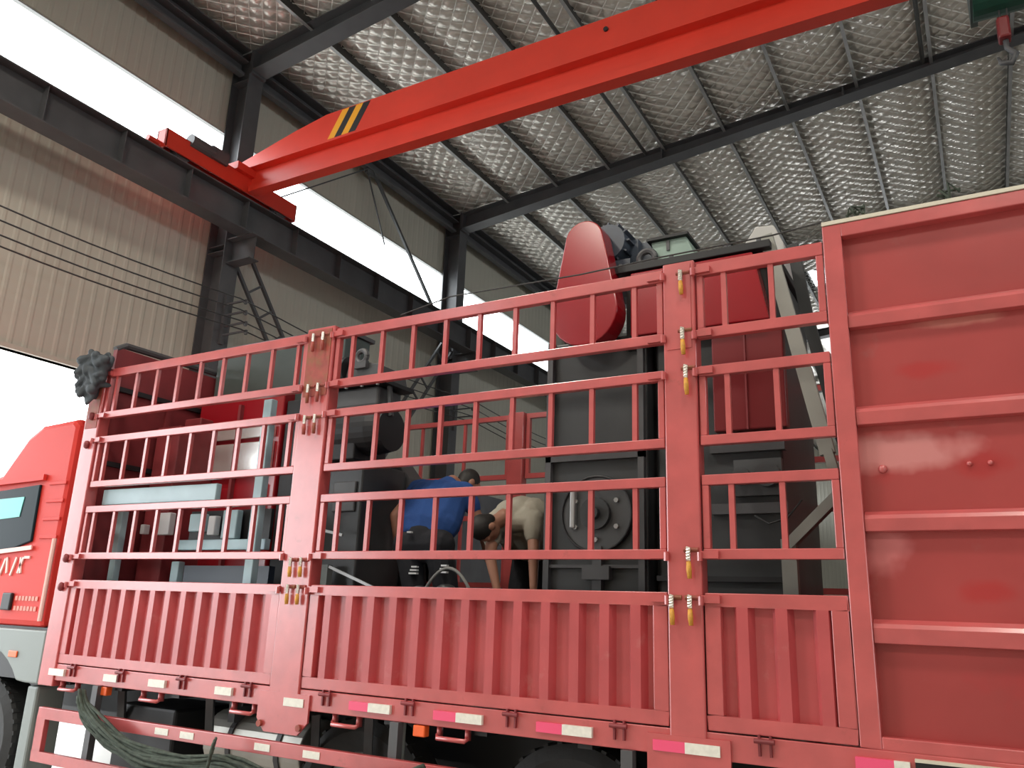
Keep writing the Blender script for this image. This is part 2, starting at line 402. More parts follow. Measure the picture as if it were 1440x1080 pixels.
# purlins (C sections) running the length of the hall
px = PX0
while px < XM+12:
    z = zroof(px)
    t = MB().box(px-.032, px-.026, Y0, Y1, z-.225, z+.03).box(px-.032, px+.036, Y0, Y1, z+.03, z+.036)
    po = t.build('purlin', M['purlin'], ceil)
    MB().box(px-.034, px+.024, Y0, Y1, z-.231, z-.225).build('bottom_flange', M['galv'], po)  # lighter material paints the window light caught along this edge
    px += PDX
# sag rods between purlins seen as thin dark lines
for yy in (11.1,):
    MB().tube([(-9.9, yy, zroof(-9.9)-.1), (2.9, yy, zroof(2.9)-.1)], .007, 6).build('sag_rod', M['wire'], ceil)

for xx, zz in ((-5.25, .2), (-.06, .2)):
    MB().tube([(xx, 3.0, zroof(xx)-zz), (xx, 14.2, zroof(xx)-zz)], .035, 10).build('conduit_pipe', M['purlin'], ceil)
# columns and rafters
def ibeam(mb, a, b, w, h, tf=.016, tw=.012, hb=None):
    """I section lying along a-b (a, b = centre of the bottom flange); h depth at a, hb depth at b"""
    a = Vector(a); b = Vector(b); hb = hb or h
    d = (b-a).normalized(); r = Vector((d.y, -d.x, 0)).normalized()
    ta = a+Vector((0, 0, h)); tb = b+Vector((0, 0, hb)); T = Vector((0, 0, tf))
    def slab(p, q, r, w, z): 
        v = [p-r*w/2, p+r*w/2, q+r*w/2, q-r*w/2]; v += [x+z for x in v]
        mb.add(v, [(0, 1, 2, 3), (7, 6, 5, 4), (0, 4, 5, 1), (1, 5, 6, 2), (2, 6, 7, 3), (3, 7, 4, 0)])
    slab(a, b, r, w, T); slab(ta-T, tb-T, r, w, T)
    v = [a-r*tw/2+T, b-r*tw/2+T, tb-r*tw/2-T, ta-r*tw/2-T]; v += [x+r*tw for x in v]
    mb.add(v, [(0, 1, 2, 3), (7, 6, 5, 4), (0, 4, 5, 1), (1, 5, 6, 2), (2, 6, 7, 3), (3, 7, 4, 0)])
    return mb
col_lab = {7.90: 'dark steel column behind the end of the red crane girder', 14.27: 'dark steel column right of the thin diagonal wall brace, under the long rafter',
           20.64: 'dark steel column hidden behind the red belt guard', 1.53: 'dark steel column beyond the left edge of the view'}
for i, cy in enumerate(COLY):
    m = MB()
    m.box(-9.775, -9.755, cy-.15, cy+.15, 0, 10.55).box(-10.17, -10.15, cy-.15, cy+.15, 0, 10.55).box(-10.15, -9.775, cy-.006, cy+.006, 0, 10.55)
    for z in (6.9, 7.0, 10.0, 10.5): m.box(-10.15, -9.775, cy-.14, cy+.14, z, z+.014)
    co = m.build('steel_column', M['steel_dark'])
    tag(co, col_lab.get(cy, 'dark steel column of the far side wall'), 'column', kind='structure', group=None if cy in col_lab else 'columns hidden far along the wall')
    # corbel carrying the runway beam
    k = MB().box(-9.755, -9.2, cy-.12, cy+.12, 7.085, 7.10).box(-9.755, -9.25, cy-.007, cy+.007, 6.72, 7.085).box(-9.755, -9.25, cy-.1, cy+.1, 6.70, 6.715)
    k.build('corbel', M['steel_dark'], co)
    m = MB()
    zb = lambda x: 10.13+.106*(x+9.8)
    zt = lambda x: 10.52+.083*(x+9.73)
    ibeam(m, (-9.755, cy, zb(-9.755)), (XM, cy, zb(XM)), .3, zt(-9.755)-zb(-9.755)+.01, hb=max(.12, zt(XM)-zb(XM)+.0))
    for xx in (-4.9, -1.4): m.box(xx-.012, xx+.012, cy-.15, cy+.15, zb(xx), zt(xx))
    m.box(-9.755, -9.70, cy-.15, cy+.15, zb(-9.755)-.04, zt(-9.755))
    ro = m.build('roof_rafter', M['steel_dark'])
    lab = {7.90: 'dark steel rafter rising from the column behind the crane to the top edge', 14.27: 'long dark steel rafter crossing the foil ceiling to the right edge'}.get(cy, 'dark steel rafter out of sight above the truck')
    tag(ro, lab, 'rafter', kind='structure', group=None if cy in (7.9, 14.27) else 'rafters out of sight')
# eave strut: two dark members along the top of the wall
for i in range(len(edges)-1):
    a, b = edges[i]+.16, edges[i+1]-.16
    if b < 3: continue
    m = MB().box(-9.98, -9.86, a, b, 10.07, 10.085).box(-9.98, -9.965, a, b, 10.085, 10.3).box(-9.875, -9.86, a, b, 10.085, 10.12).box(-9.98, -9.80, a, b, 10.3, 10.32).box(-10.0, -9.98, a, b, 10.32, 10.56).box(-10.0, -9.78, a, b, 10.52, 10.535)
    eo = m.build('eave_strut', M['steel_dark'])
    tag(eo, ['', 'dark eave strut at the top left corner of the view', 'dark eave strut between the crane column and the next one', 'dark eave strut just beyond the second column'][min(i, 3)] if i in (1, 2, 3) else 'dark eave strut hidden far along the wall', 'beam', kind='structure')
    if i not in (1, 2, 3): eo['group'] = 'eave struts far along the wall'

# runway beam with stiffeners, rail on top
rb = MB()
ibeam(rb, (-9.4, Y0+.1, 7.10), (-9.4, Y1-.1, 7.10), .3, .52, .02, .012)
rbo = tag(rb.build('runway_beam', M['steel_dark']), 'long dark steel crane runway beam along the side wall', 'beam', kind='structure')
for yy in np.arange(2.4, 30, 1.06):
    MB().box(-9.394, -9.27, yy-.005, yy+.005, 7.12, 7.60).build('stiffener', M['steel_dark'], rbo)
MB().box(-9.43, -9.37, Y0+.1, Y1-.1, 7.62, 7.66).build('rail', M['galv'], rbo)
# opposite runway, behind the viewer's right
rb2 = MB(); ibeam(rb2, (15.4, Y0+.1, 7.10), (15.4, Y1-.1, 7.10), .3, .52, .02, .012).box(15.5, 16.1, 7.8, 8.0, 0, 7.1).box(15.25, 16.1, 7.8, 8.0, 6.9, 7.1)
tag(rb2.build('runway_beam', M['steel_dark']), 'crane runway beam on the right wall, out of view', 'beam', kind='structure')

# diagonal wall brace between columns
br = thing('wall_brace', 'thin grey diagonal angle brace on the wall between the two columns', 'brace', (-9.9, 11.1, 10.1))
MB().bar((-9.88, 11.1, 10.1), (-9.88, 13.75, 7.66), .05, .06).build('angle_bar', M['machine_mid'], br)
MB().bar((-9.9, 10.98, 10.0), (-9.96, 11.75, 8.75), .02, .03).build('thin_bar', M['machine_mid'], br)
MB().bar((-9.88, 11.02, 10.1), (-9.88, 8.75, 8.30), .02, .025).build('rod', M['machine_mid'], br)
MB().box(-9.95, -9.87, 10.95, 11.2, 9.98, 10.14).build('gusset_plate', M['machine_mid'], br)
rebase(br)

# lattice braces below the runway beam
def lattice(label, a, b, wdt):
    a = Vector(a); b = Vector(b); d = (b-a).normalized(); n = Vector((0, -d.z, d.y)); n = n if n.z > 0 else -n
    L_ = (b-a).length
    o = thing('lattice_brace', label, 'brace', a)
    for s in (-1, 1): MB().bar(a+n*s*wdt/2, b+n*s*wdt/2, .05, .05, up=(1, 0, 0)).build('side_rail', M['steel_dark'], o)
    k = .12
    while k < L_:
        p = a+d*k; MB().bar(p-n*wdt/2, p+n*wdt/2, .035, .03, up=(1, 0, 0)).build('rung', M['steel_dark'], o); k += .44
    rebase(o)
lattice('dark ladder-like lattice brace leaning right of the crane column', (-9.8, 8.12, 6.95), (-9.8, 10.6, 3.9), .36)
lattice('dark ladder-like lattice brace slanting down left from the second column', (-9.8, 14.05, 7.35), (-9.8, 11.75, 4.3), .36)

# conductor wires on insulator brackets
wz = (6.04, 5.86, 5.68, 5.54)
wl_ = ['highest of the four thin black conductor wires along the wall', 'second highest thin black conductor wire along the wall', 'third highest thin black conductor wire along the wall', 'lowest of the four thin black conductor wires along the wall']
for i, z in enumerate(wz):
    pts = []
    for k in range(0, 61):
        y = -6+k*.6; ph = ((y-7.9) / 6.37) % 1
        pts.append((-9.3+.03*i, y, z-.16*math.sin(PI*ph)))
    tag(MB().tube(pts, .011, 5).build('conductor_wire', M['wire']), wl_[i], 'wire', group='conductor wires along the wall')
for cy in (7.9, 14.27):
    o = thing('wire_bracket', {7.9: 'dark insulator bracket on the column under the crane', 14.27: 'dark insulator bracket on the second column'}.get(cy, 'insulator bracket on a column out of view'), 'bracket', (-9.755, cy, 5.4))
    MB().box(-9.755, -9.7, cy-.03, cy+.03, 5.4, 6.2).build('upright', M['steel_dark'], o)
    for i, z in enumerate(wz):
        MB().bar((-9.72, cy, z), (-9.28+.03*i, cy, z), .03, .025).build('arm', M['steel_dark'], o)
        MB().tube([(-9.3+.03*i, cy, z-.06), (-9.3+.03*i, cy, z-.035), (-9.3+.03*i, cy, z-.014)], [.02, .034, .02], 8).build('insulator', M['machine_mid'], o)
    rebase(o)

for i, (x, y, z, e) in enumerate(FILL_LAMPS):  # bodies for the added, unseen lamps
    o = thing('fill_lamp_body', 'added fill lamp hanging unseen from the roof', 'lamp', (x, y, z), 'added fill lamps out of view')
    m = MB(); n = 20; ring_ = [(.12, .34), (.30, .22), (.62, .04), (.60, .04), (.28, .20), (.10, .32)]
    for (rr, zz) in ring_:
        for k in range(n): m.v.append((x+rr*math.cos(2*PI*k/n), y+rr*math.sin(2*PI*k/n), z+zz))
    for j in range(len(ring_)-1):
        for k in range(n): m.f.append((j*n+k, j*n+(k+1) % n, (j+1)*n+(k+1) % n, (j+1)*n+k))
    m.build('fill_lamp_shade', M['galv'], o)
    MB().tube([(x, y, z+.3), (x, y, zroof(x)-.05)], .02, 6).build('fill_lamp_rod', M['steel_dark'], o); rebase(o)

# ------------------------------------------------------------------ overhead crane
cr = thing('overhead_crane', 'red single-girder overhead crane with black and yellow stripes', 'crane', (-9.4, 7.7, 7.66))
g = MB()
prof = lambda z1: [(7.60, 8.13), (7.57, 8.13), (7.57, 8.10), (7.87, 8.10), (7.87, 8.13), (7.84, 8.13), (7.84, z1), (7.60, z1)]
def loft(mb, st):
    n = len(st[0][1]); o = len(mb.v)
    for x, p in st: mb.v += [(x, a, b) for a, b in p]
    for i in range(len(st)-1):
        for k in range(n): mb.f.append((o+i*n+k, o+i*n+(k+1) % n, o+(i+1)*n+(k+1) % n, o+(i+1)*n+k))
    mb.f.append(tuple(o+k for k in range(n))); mb.f.append(tuple(o+(len(st)-1)*n+k for k in range(n-1, -1, -1)))
loft(g, [(-9.5, prof(8.25)), (-8.35, prof(8.50)), (-7.75, prof(8.60)), (13.5, prof(8.54)), (15.3, prof(8.25))])
g.build('box_girder', M['crane_red'], cr)
MB().box(-9.3, 15.3, 7.70, 7.716, 7.78, 8.10).build('girder_web', M['crane_red'], cr)
MB().prism([(7.70, 7.84), (7.60, 7.80), (7.60, 7.70), (7.78, 7.70), (7.78, 7.80), (7.716, 7.84)], 'x', -9.22, 15.3).build('bottom_flange', M['crane_red'], cr)
# end carriage on the runway rail
ec = MB().box(-9.50, -9.47, 6.16, 8.69, 7.72, 8.0).box(-9.33, -9.30, 6.16, 8.69, 7.72, 8.0).box(-9.5, -9.3, 6.16, 8.69, 7.98, 8.0).box(-9.5, -9.3, 8.66, 8.69, 7.70, 8.0).box(-9.5, -9.3, 6.16, 6.19, 7.70, 8.0)
ec.build('end_carriage', M['crane_red'], cr, bevel=.006)
MB().box(-9.52, -9.22, 7.35, 8.1, 7.98, 8.10).build('girder_seat', M['crane_red'], cr)
for yy in (6.5, 8.4): MB().tube([(-9.46, yy, 7.80), (-9.34, yy, 7.80)], .14, 20).build('wheel', M['steel_dark'], cr)
MB().tube([(-9.32, 6.95, 8.02), (-9.32, 6.55, 8.02)], .1, 16).box(-9.4, -9.25, 6.9, 7.2, 7.93, 8.12).build('travel_motor', M['steel_dark'], cr)
MB().box(-9.42, -9.36, 6.02, 6.16, 7.72, 7.78).tube([(-9.39, 6.1, 7.75), (-9.39, 5.95, 7.75)], .045, 10).build('buffer', M['crane_red'], cr)
for i, (x0, mt) in enumerate(((-7.69, 'stripe_yellow'), (-7.56, 'black'), (-7.43, 'stripe_yellow'), (-7.30, 'black'))):
    y = 7.597; s = .25
    MB().add([(x0, y, 8.14), (x0+.13, y, 8.14), (x0+.13+s, y, 8.585), (x0+s, y, 8.585), (x0, y+.002, 8.14), (x0+.13, y+.002, 8.14), (x0+.13+s, y+.002, 8.585), (x0+s, y+.002, 8.585)],
             [(0, 1, 2, 3), (7, 6, 5, 4), (0, 4, 5, 1), (1, 5, 6, 2), (2, 6, 7, 3), (3, 7, 4, 0)]).build('warning_stripe', M[mt], cr)
MB().tube([(-3.3, 7.575, 8.42), (-3.3, 7.60, 8.42)], .03, 12).build('lifting_hole', M['black'], cr)
MB().box(-9.2, 15.2, 7.572, 7.588, 8.128, 8.14).build('weld_ledge', M['crane_red'], cr)
rebase(cr)
# hoist
ho = thing('wire_rope_hoist', 'dark green electric wire rope hoist under the girder at top right', 'hoist', (.8, 7.7, 7.0))
MB().tube([(.42, 7.5, 7.36), (1.5, 7.5, 7.36)], .27, 24).build('rope_drum', mat('hoist_green', (.01, .06, .04), .4), ho)
MB().tube([(1.5, 7.5, 7.42), (2.0, 7.5, 7.42)], [.2, .17], 20).build('hoist_motor', M['motor'], ho)
MB().box(.40, .46, 7.25, 7.75, 7.16, 7.68).build('drum_flange', M['machine_green'], ho)
MB().box(.6, 1.5, 7.62, 7.95, 7.66, 7.76).box(.7, .75, 7.50, 7.58, 7.6, 7.85).box(.7, .75, 7.87, 7.95, 7.6, 7.85).build('trolley_frame', M['machine_green'], ho)
for xx in (.75, 1.3):
    for yy in (7.575, 7.875): MB().tube([(xx, yy-.02, 7.86), (xx, yy+.02, 7.86)], .06, 14).build('trolley_wheel', M['steel_dark'], ho)
MB().tube([(.62, 7.5, 7.2), (.62, 7.5, 6.9)], .008, 6).tube([(.68, 7.5, 7.2), (.68, 7.5, 6.9)], .008, 6).build('wire_rope', M['wire'], ho)
MB().box(.585, .685, 7.43, 7.57, 6.76, 6.98).build('hook_block', M['cover_red'], ho, bevel=.02)
MB().tube([(.64, 7.5, 6.80), (.64, 7.5, 6.68), (.70, 7.5, 6.60), (.66, 7.5, 6.52), (.58, 7.5, 6.54), (.56, 7.5, 6.61)], [.025, .022, .03, .03, .022, .01], 10).build('hook', M['steel_dark'], ho, smooth=True)
rebase(ho)

# ------------------------------------------------------------------ truck
TR = thing('stake_truck', 'long red cargo truck with barred cage sides facing left', 'truck', (-4, 5.2, 0))
YF, YB = 4.0, 6.45
RZ = [(3.435, 3.505), (3.08, 3.135), (2.87, 2.925), (2.505, 2.555), (2.30, 2.352), (1.935, 1.985)]
barm = {}
def bar_mesh(h):
    k = round(h, 3)
    if k not in barm:
        barm[k] = MB().box(-.0135, .0135, -.013, .013, 0, h).mesh('bar'); barm[k].materials.append(M['truck_red'])
    return barm[k]
def gates(x0, x1, xs, y, sgn=-1, st=.035):
    """three barred gate panels stacked between two pillars; y is the outer face, sgn the outward direction"""
    ya, yb = sorted((y, y-sgn*.045))
    for k in range(3):
        (t0, t1), (b0, b1) = RZ[2*k], RZ[2*k+1]
        f = MB().box(x0, x1, ya, yb, t0, t1).box(x0, x1, ya, yb, b0, b1)
        f.box(x0, x0+st, ya+.003, yb-.003, b1, t0).box(x1-st, x1, ya+.003, yb-.003, b1, t0)
        fo = f.build('gate_panel', M['truck_red'], TR, bevel=.004)
        for x in xs:
            if x0+st+.02 < x < x1-st-.02: place('bar', bar_mesh(t0-b1), (x, (ya+yb)/2, b1), fo)
def corr(x0, x1, y, start, pitch, sgn=-1):
    ya = y
    fr = MB()
    lo, hi = sorted((y, y-sgn*.05))
    fr.box(x0, x1, lo, hi, 1.712, 1.775).box(x0, x1, lo, hi, 1.155, 1.222).box(x0, x0+.075, lo, hi, 1.222, 1.712).box(x1-.075, x1, lo, hi, 1.222, 1.712)
    fo = fr.build('side_board', M['truck_red'], TR, bevel=.004)
    pr = []; a, b = x0+.07, x1-.07; x = start-pitch*20
    P = [(-.026, 1), (.026, 1), (.048, 0), (pitch-.048, 0)]
    pts = [(a, 0)]
    while x < b:
        for (t, d) in P:
            if a < x+t < b: pts.append((x+t, d))
        x += pitch
    pts.append((b, 0)); m = MB(); dep = .046
    for (xx, d) in pts:
        yy = y-sgn*(.05-dep*d-.003)
        m.v += [(xx, yy, 1.215), (xx, yy, 1.72)]
    for i in range(len(pts)-1): m.f.append((2*i, 2*i+2, 2*i+3, 2*i+1))
    co = m.build('corrugated_sheet', M['board_red'], fo)
    s = co.modifiers.new('thick', 'SOLIDIFY'); s.thickness = .002; s.offset = 0
def pillar(x0, x1, y, sgn=-1, zb=1.02, zt=3.53):
    lo, hi = sorted((y+sgn*.012, y-sgn*.09))
    p = MB().box(x0, x1, lo, hi, zb, zt).build('pillar', M['truck_red'], TR, bevel=.008)
    MB().box(x0+.02, x1-.02, *sorted((y+sgn*.016, y+sgn*.011)), zt-.5, zt-.02).build('hinge_plate', M['rust_red'] if x0 < -3 else M['truck_red'], p)
    return p
BL = [-6.152+.2552*k for k in range(9)]; BMd = [-3.607+.2553*k for k in range(9)]; BR = [-1.06, -.815]
for (y, s) in ((YF, -1), (YB, 1)):
    if s < 0:
        gates(-6.255, -4.02, BL, y, s, .03); gates(-3.75, -1.395, BMd, y, s); gates(-1.205, -.555, BR, y, s)
    else:
        for (a, b) in ((-6.255, -3.74), (-3.56, -1.395), (-1.205, -.555)):
            for (z0, z1) in ((2.87, 3.43), (1.90, 2.50)):
                f = MB().box(a, b, y-.045, y, z1-.045, z1).box(a, b, y-.045, y, z0-.045, z0).box(a, a+.035, y-.042, y-.003, z0, z1-.045).box(b-.035, b, y-.042, y-.003, z0, z1-.045)
                fo = f.build('gate_panel', M['truck_red'], TR)
                n_ = max(1, int((b-a)/.46)); 
                for k in range(1, n_): place('bar', bar_mesh(round(z1-.045-z0, 3)), (a+(b-a)*k/n_, y-.022, z0), fo)
    corr(-6.27, -4.02, y, -6.114, .1665, s); corr(-3.755, -1.395, y, -3.432, .170, s); corr(-1.205, -.555, y, -1.028, .18, s)
    pillar(-6.46, -6.27, y, s, .985, 3.50); pm = pillar(-4.012, -3.76, y, s) if s < 0 else pillar(-3.73, -3.57, y, s, zt=3.44); pillar(-1.388, -1.212, y, s, 1.0)
    # lower side rail of the bed
    MB().box(-6.46, 1.7, *sorted((y, y-s*.08)), 1.03, 1.148).build('side_rail', M['truck_red'], TR, bevel=.004)
# mid pillar drop plate with chamfered corners
MB().prism([(-4.09, 1.12), (-4.09, .96), (-4.02, .885), (-3.74, .885), (-3.665, .96), (-3.665, 1.12)], 'y', 3.985, 4.0).build('drop_plate', M['truck_red'], TR)
MB().box(-1.50, -1.10, 3.985, 4.0, .90, 1.12).build('drop_plate', M['truck_red'], TR)
for x in (-4.05, -3.72): MB().tube([(x, 3.985, .93), (x, 3.965, .93)], .02, 8).build('bolt', M['rust_red'], TR)
# deck and chassis
MB().box(-6.46, 1.7, 4.08, 6.37, 1.06, 1.15).build('deck', M['black'], TR)
MB().box(-8.3, 1.7, 4.75, 4.85, .72, 1.0).box(-8.3, 1.7, 5.6, 5.7, .72, 1.0).build('chassis_frame', M['black'], TR)
cm = MB()
for x in np.arange(-6.2, 1.6, .62): cm.box(x-.04, x+.04, 4.06, 6.39, 1.0, 1.06)
cm.build('cross_member', M['black'], TR)
# front headboard rising above the cage
hb = MB().box(-6.33, -6.28, 4.05, 6.40, 1.15, 3.72).build('headboard', M['dark_red'], TR)
MB().tube([(-6.305, 4.05, 3.70), (-6.305, 4.14, 3.76), (-6.305, 6.30, 3.80), (-6.305, 6.4, 3.74)], .03, 8).build('top_tube', M['steel_dark'], hb)
MB().box(-6.28, -6.24, 4.10, 6.35, 3.34, 3.38).box(-6.28, -6.24, 4.10, 6.35, 2.7, 2.74).build('cross_bar', M['black'], hb)
for yy in (4.6, 5.2, 5.8): MB().box(-6.28, -6.25, yy, yy+.05, 1.15, 3.34).build('stiffener', M['dark_red'], hb)
# solid rear side panel
spots = [(-.16, 2.80, .13, .045, (.40, .03, .03)), (.03, 2.35, .12, .06, (.38, .03, .03)), (-.02, 1.80, .10, .05, (.40, .03, .03)), (-.37, 2.34, .05, .06, (.38, .04, .04)),
         (-.3, 2.42, .3, .09, (.62, .25, .24)), (.0, 3.02, .2, .03, (.5, .16, .13)), (.1, 2.6, .35, .03, (.5, .16, .13)), (-.4, 1.98, .1, .12, (.55, .16, .16)), (.5, 1.4, .5, .2, (.38, .03, .035))]
M['panel_red'] = stained('solid_panel_red', (.35, .05, .048), spots)
for (y, s) in ((YF, -1), (YB, 1)):
    f = MB(); Y = lambda a, b: sorted((y-s*a, y-s*b))
    f.box(-.55, -.462, *Y(0, .07), 1.15, 3.585).box(-.462, 1.62, *Y(0, .07), 3.515, 3.585).box(-.462, 1.62, *Y(0, .07), 1.15, 1.20).box(1.62, 1.71, *Y(0, .07), 1.15, 3.585)
    fo = f.build('solid_side_panel', M['truck_red'], TR, bevel=.005)
    MB().box(-.465, 1.63, *Y(.052, .06), 1.19, 3.52).build('panel_sheet', M['panel_red'], fo)
    for (a, b) in ((3.035, 3.12), (2.553, 2.642), (2.06, 2.145), (1.578, 1.672)):
        py = lambda d: y-s*d
        MB().prism([(py(.053), a-.004), (py(.012), a), (py(.008), b-.03), (py(.02), b-.012), (py(.053), b+.008)], 'x', -.462, 1.62).build('rib', M['truck_red'], fo, bevel=.003)
    MB().box(-.55, 1.71, *Y(-.004, .09), 3.587, 3.607).build('tarp_edge', M['cream'], fo)
pf = MB()
for (x, z, r) in ((-.37, 2.345, .02), (-.02, 2.35, .012), (.06, 2.35, .012)): pf.ell((x, 4.05, z), (r, .014, r), 12, 6)
pf.build('rivet', M['truck_red'], TR, smooth=True)
for (x, z) in ((-.39, 3.63), (.03, 3.63)):
    k = MB()
    for a in range(5): k.tube([(x, 4.05, z), (x+random.uniform(-.05, .05), 4.05+random.uniform(-.03, .03), z+random.uniform(.02, .08)), (x+random.uniform(-.06, .06), 4.05, z+random.uniform(0, .05))], .007, 5)
    k.build('cord_knot', M['rope'], TR)
# tailgate end
MB().box(1.66, 1.71, 4.07, 6.38, 1.15, 3.5).build('tailgate', M['truck_red'], TR)

# reflectors on the side rail
for (a, b) in ((-6.33, -6.14), (-5.66, -5.51), (-5.16, -4.99), (-4.49, -4.336), (-3.87, -3.706), (-3.205, -3.046), (-2.595, -2.429), (-1.952, -1.788), (-1.313, -1.147), (-.42, -.36)):
    dz = -.02 if -1.5 < a < -1 or -3.9 < a < -3.8 else 0
    MB().box(a, b, 3.979, 3.984 if dz else 3.9995, 1.066+dz, 1.114+dz).build('white_reflector', M['white_refl'], TR)
for (a, b) in ((-3.348, -3.205), (-2.744, -2.595), (-2.10, -1.952), (-1.47, -1.313), (-.57, -.42)):
    dz = -.02 if -1.5 < a < -1 else 0
    MB().box(a, b, 3.979, 3.984 if dz else 3.9995, 1.066+dz, 1.114+dz).build('pink_reflector', M['pink_refl'], TR)
MB().box(-.34, 1.7, 3.975, 3.9995, 1.118, 1.13).build('cream_strip', M['cream'], TR)
MB().box(-.34, 1.7, 3.985, 3.9995, 1.03, 1.116).build('rubber_strip', M['black'], TR)
# board catches under the gates
for x in (-6.05, -5.48, -4.824, -4.20, -3.538, -2.919, -2.254, -1.646, -.946, .2):
    c_ = MB().tube([(x-.045, 3.978, 1.135), (x+.045, 3.978, 1.135)], .011, 8).box(x-.03, x-.02, 3.985, 4.0, 1.07, 1.16).box(x+.02, x+.03, 3.985, 4.0, 1.07, 1.16)
    c_.build('board_catch', M['dark_red'], TR)
for x in (-6.12, -5.17, -4.26, -3.40, -2.64, -.8):
    MB().tube([(x-.1, 4.03, .985), (x-.09, 4.01, .97), (x+.09, 4.01, .97), (x+.1, 4.03, .985)], .013, 8).box(x-.1, x-.085, 4.02, 4.06, .97, 1.03).box(x+.085, x+.1, 4.02, 4.06, .97, 1.03).build('tie_handle', M['truck_red'], TR, smooth=True)
for x in (-5.67, -2.85): MB().box(x-.04, x+.04, 4.0, 4.05, .965, 1.025).build('orange_marker_lamp', M['orange'], TR, bevel=.006)

# spring latches: chain and yellow handle hanging from each pin
def latch(x, z, L_=.12, handle='yellow_handle'):
    y = YF-.03
    p = MB().tube([(x-.03, y+.018, z), (x+.045, y+.018, z)], .012, 8).build('hinge_pin', M['rust_red'], TR)
    s = MB(); n = 9
    for k in range(n):
        zz = z+.01-k*L_*.45/n
        s.tube([(x-.01*(-1)**k, y-.006, zz), (x+.01*(-1)**k, y-.006, zz-L_*.45/n)], .0065, 6)
    s.build('chain', M['chrome'], p)
    MB().tube([(x, y-.006, z-L_*.42), (x+.002, y-.008, z-L_*.7), (x+.004, y-.006, z-L_)], [.011, .014, .011], 8).build('handle', M[handle], p, smooth=True)
for (x, z, l) in ((-1.28, 3.46, .13), (-1.275, 3.13, .14), (-1.262, 2.92, .15), (-1.27, 1.98, .14), (-1.36, 1.75, .13), (-1.268, 1.75, .13)): latch(x, z, l)
for z in (3.47, 3.10, 2.88): latch(-3.93, z, .12, 'rust_red'); latch(-3.84, z, .12, 'rust_red')
for z in (1.93, 1.76): latch(-3.92, z, .11); latch(-3.83, z, .11)
# hinge loops at the gate corners
for x, dx in ((-1.385, -1), (-1.215, 1), (-3.765, 1), (-4.01, -1), (-6.29, 1)):
    for z in (3.46, 3.10, 2.895, 1.955, 1.745):
        MB().box(*sorted((x, x+dx*.09)), 3.975, 4.0, z-.018, z+.018).tube([(x, 3.972, z-.03), (x, 3.972, z+.012)], .014, 8).build('hinge', M['truck_red'], TR)
for z in (3.10, 2.86, 1.94, 1.72): MB().ell((-6.36, 3.975, z), (.03, .025, .035), 10, 6).build('knob', M['dark_red'], TR, smooth=True)
# ropes over the cage top
MB().tube([(-3.2, 4.0, 3.52), (-2.83, 4.03, 3.60), (-1.9, 4.02, 3.58), (-1.4, 4.0, 3.585), (-.8, 4.02, 3.60), (-.55, 4.0, 3.61)], .0045, 6).build('lashing_cord', M['wire'], TR)

# side guard frame below the bed with its own reflectors
sg = MB().box(-6.29, -1.2, 3.93, 3.97, .765, .845).box(-6.29, -1.2, 3.93, 3.97, .47, .54).box(-6.29, -6.19, 3.93, 3.97, .54, .765)
sgo = sg.build('side_guard', M['truck_red'], TR, bevel=.004)
for x in (-4.95, -4.70, -4.02, -3.62): MB().box(x, x+.13, 3.925, 3.93, .785, .825).build('white_reflector', M['white_refl'], sgo)
for x in (-5.72, -3.0, -1.6): MB().box(x-.03, x+.03, 3.97, 4.02, .47, 1.03).build('guard_bracket', M['steel_dark'], sgo)
# tanks, brackets, wheels
MB().tube([(-4.85, 4.45, .72), (-3.95, 4.45, .72)], .2, 24).build('fuel_tank', M['tank'], TR, bevel=.01)
for x in (-4.6, -4.15): MB().box(x-.03, x+.03, 4.25, 4.5, .86, 1.02).tube([(x-.02, 4.45, .72), (x+.02, 4.45, .72)], .21, 24).build('tank_strap', M['steel_dark'], TR)
MB().box(-5.75, -5.1, 4.2, 4.75, .45, .9).build('battery_box', M['black'], TR, bevel=.02)
for x in (-5.62, -4.68, -3.72, -3.3): MB().bar((x, 4.12, 1.04), (x-.05, 4.2, .72), .05, .04).build('hanger', M['machine_mid'], TR)
MB().tube([(-3.05, 4.12, 1.04), (-3.05, 4.12, .6)], .022, 8).build('air_pipe', M['fender'], TR)
def wheel(x, y0, y1, name='wheel'):
    r = .5; o = MB()
    n = 36; prof = [(y0+.03, .30), (y0, .42), (y0+.03, .49), (y0+.06, .5), (y1-.06, .5), (y1-.03, .49), (y1, .42), (y1-.03, .30)]
    b = 0
    for (yy, rr) in prof:
        for k in range(n): t = 2*PI*k/n; o.v.append((x+rr*math.cos(t), yy, .5+rr*math.sin(t)))
    for i in range(len(prof)-1):
        for k in range(n): o.f.append((i*n+k, (i+1)*n+k, (i+1)*n+(k+1) % n, i*n+(k+1) % n))
    for k in range(0, n):
        t = 2*PI*k/n; c_, s_ = math.cos(t), math.sin(t)
        o.bar((x+.497*c_, y0+.03, .5+.497*s_), (x+.497*c_, y0+.10, .5+.497*s_), .03, .014, up=(c_, 0, s_))
    w_ = o.build(name, M['rubber'], TR)
    h = MB().tube([(x, y0+.05, .5), (x, y1-.05, .5)], .3, 24).tube([(x, y0-.02, .5), (x, y0+.06, .5)], [.09, .12], 16)
    for k in range(8): t = 2*PI*k/8; h.tube([(x+.2*math.cos(t), y0+.02, .5+.2*math.sin(t)), (x+.2*math.cos(t), y0+.06, .5+.2*math.sin(t))], .018, 6)
    h.build('wheel_rim', M['fender'], w_)
for x in (-2.0, -.75): wheel(x, 4.2, 4.48); wheel(x, 5.97, 6.25)
wheel(-3.42, 4.2, 4.46); wheel(-3.42, 5.99, 6.25); wheel(-7.35, 4.08, 4.36); wheel(-7.35, 6.1, 6.38)
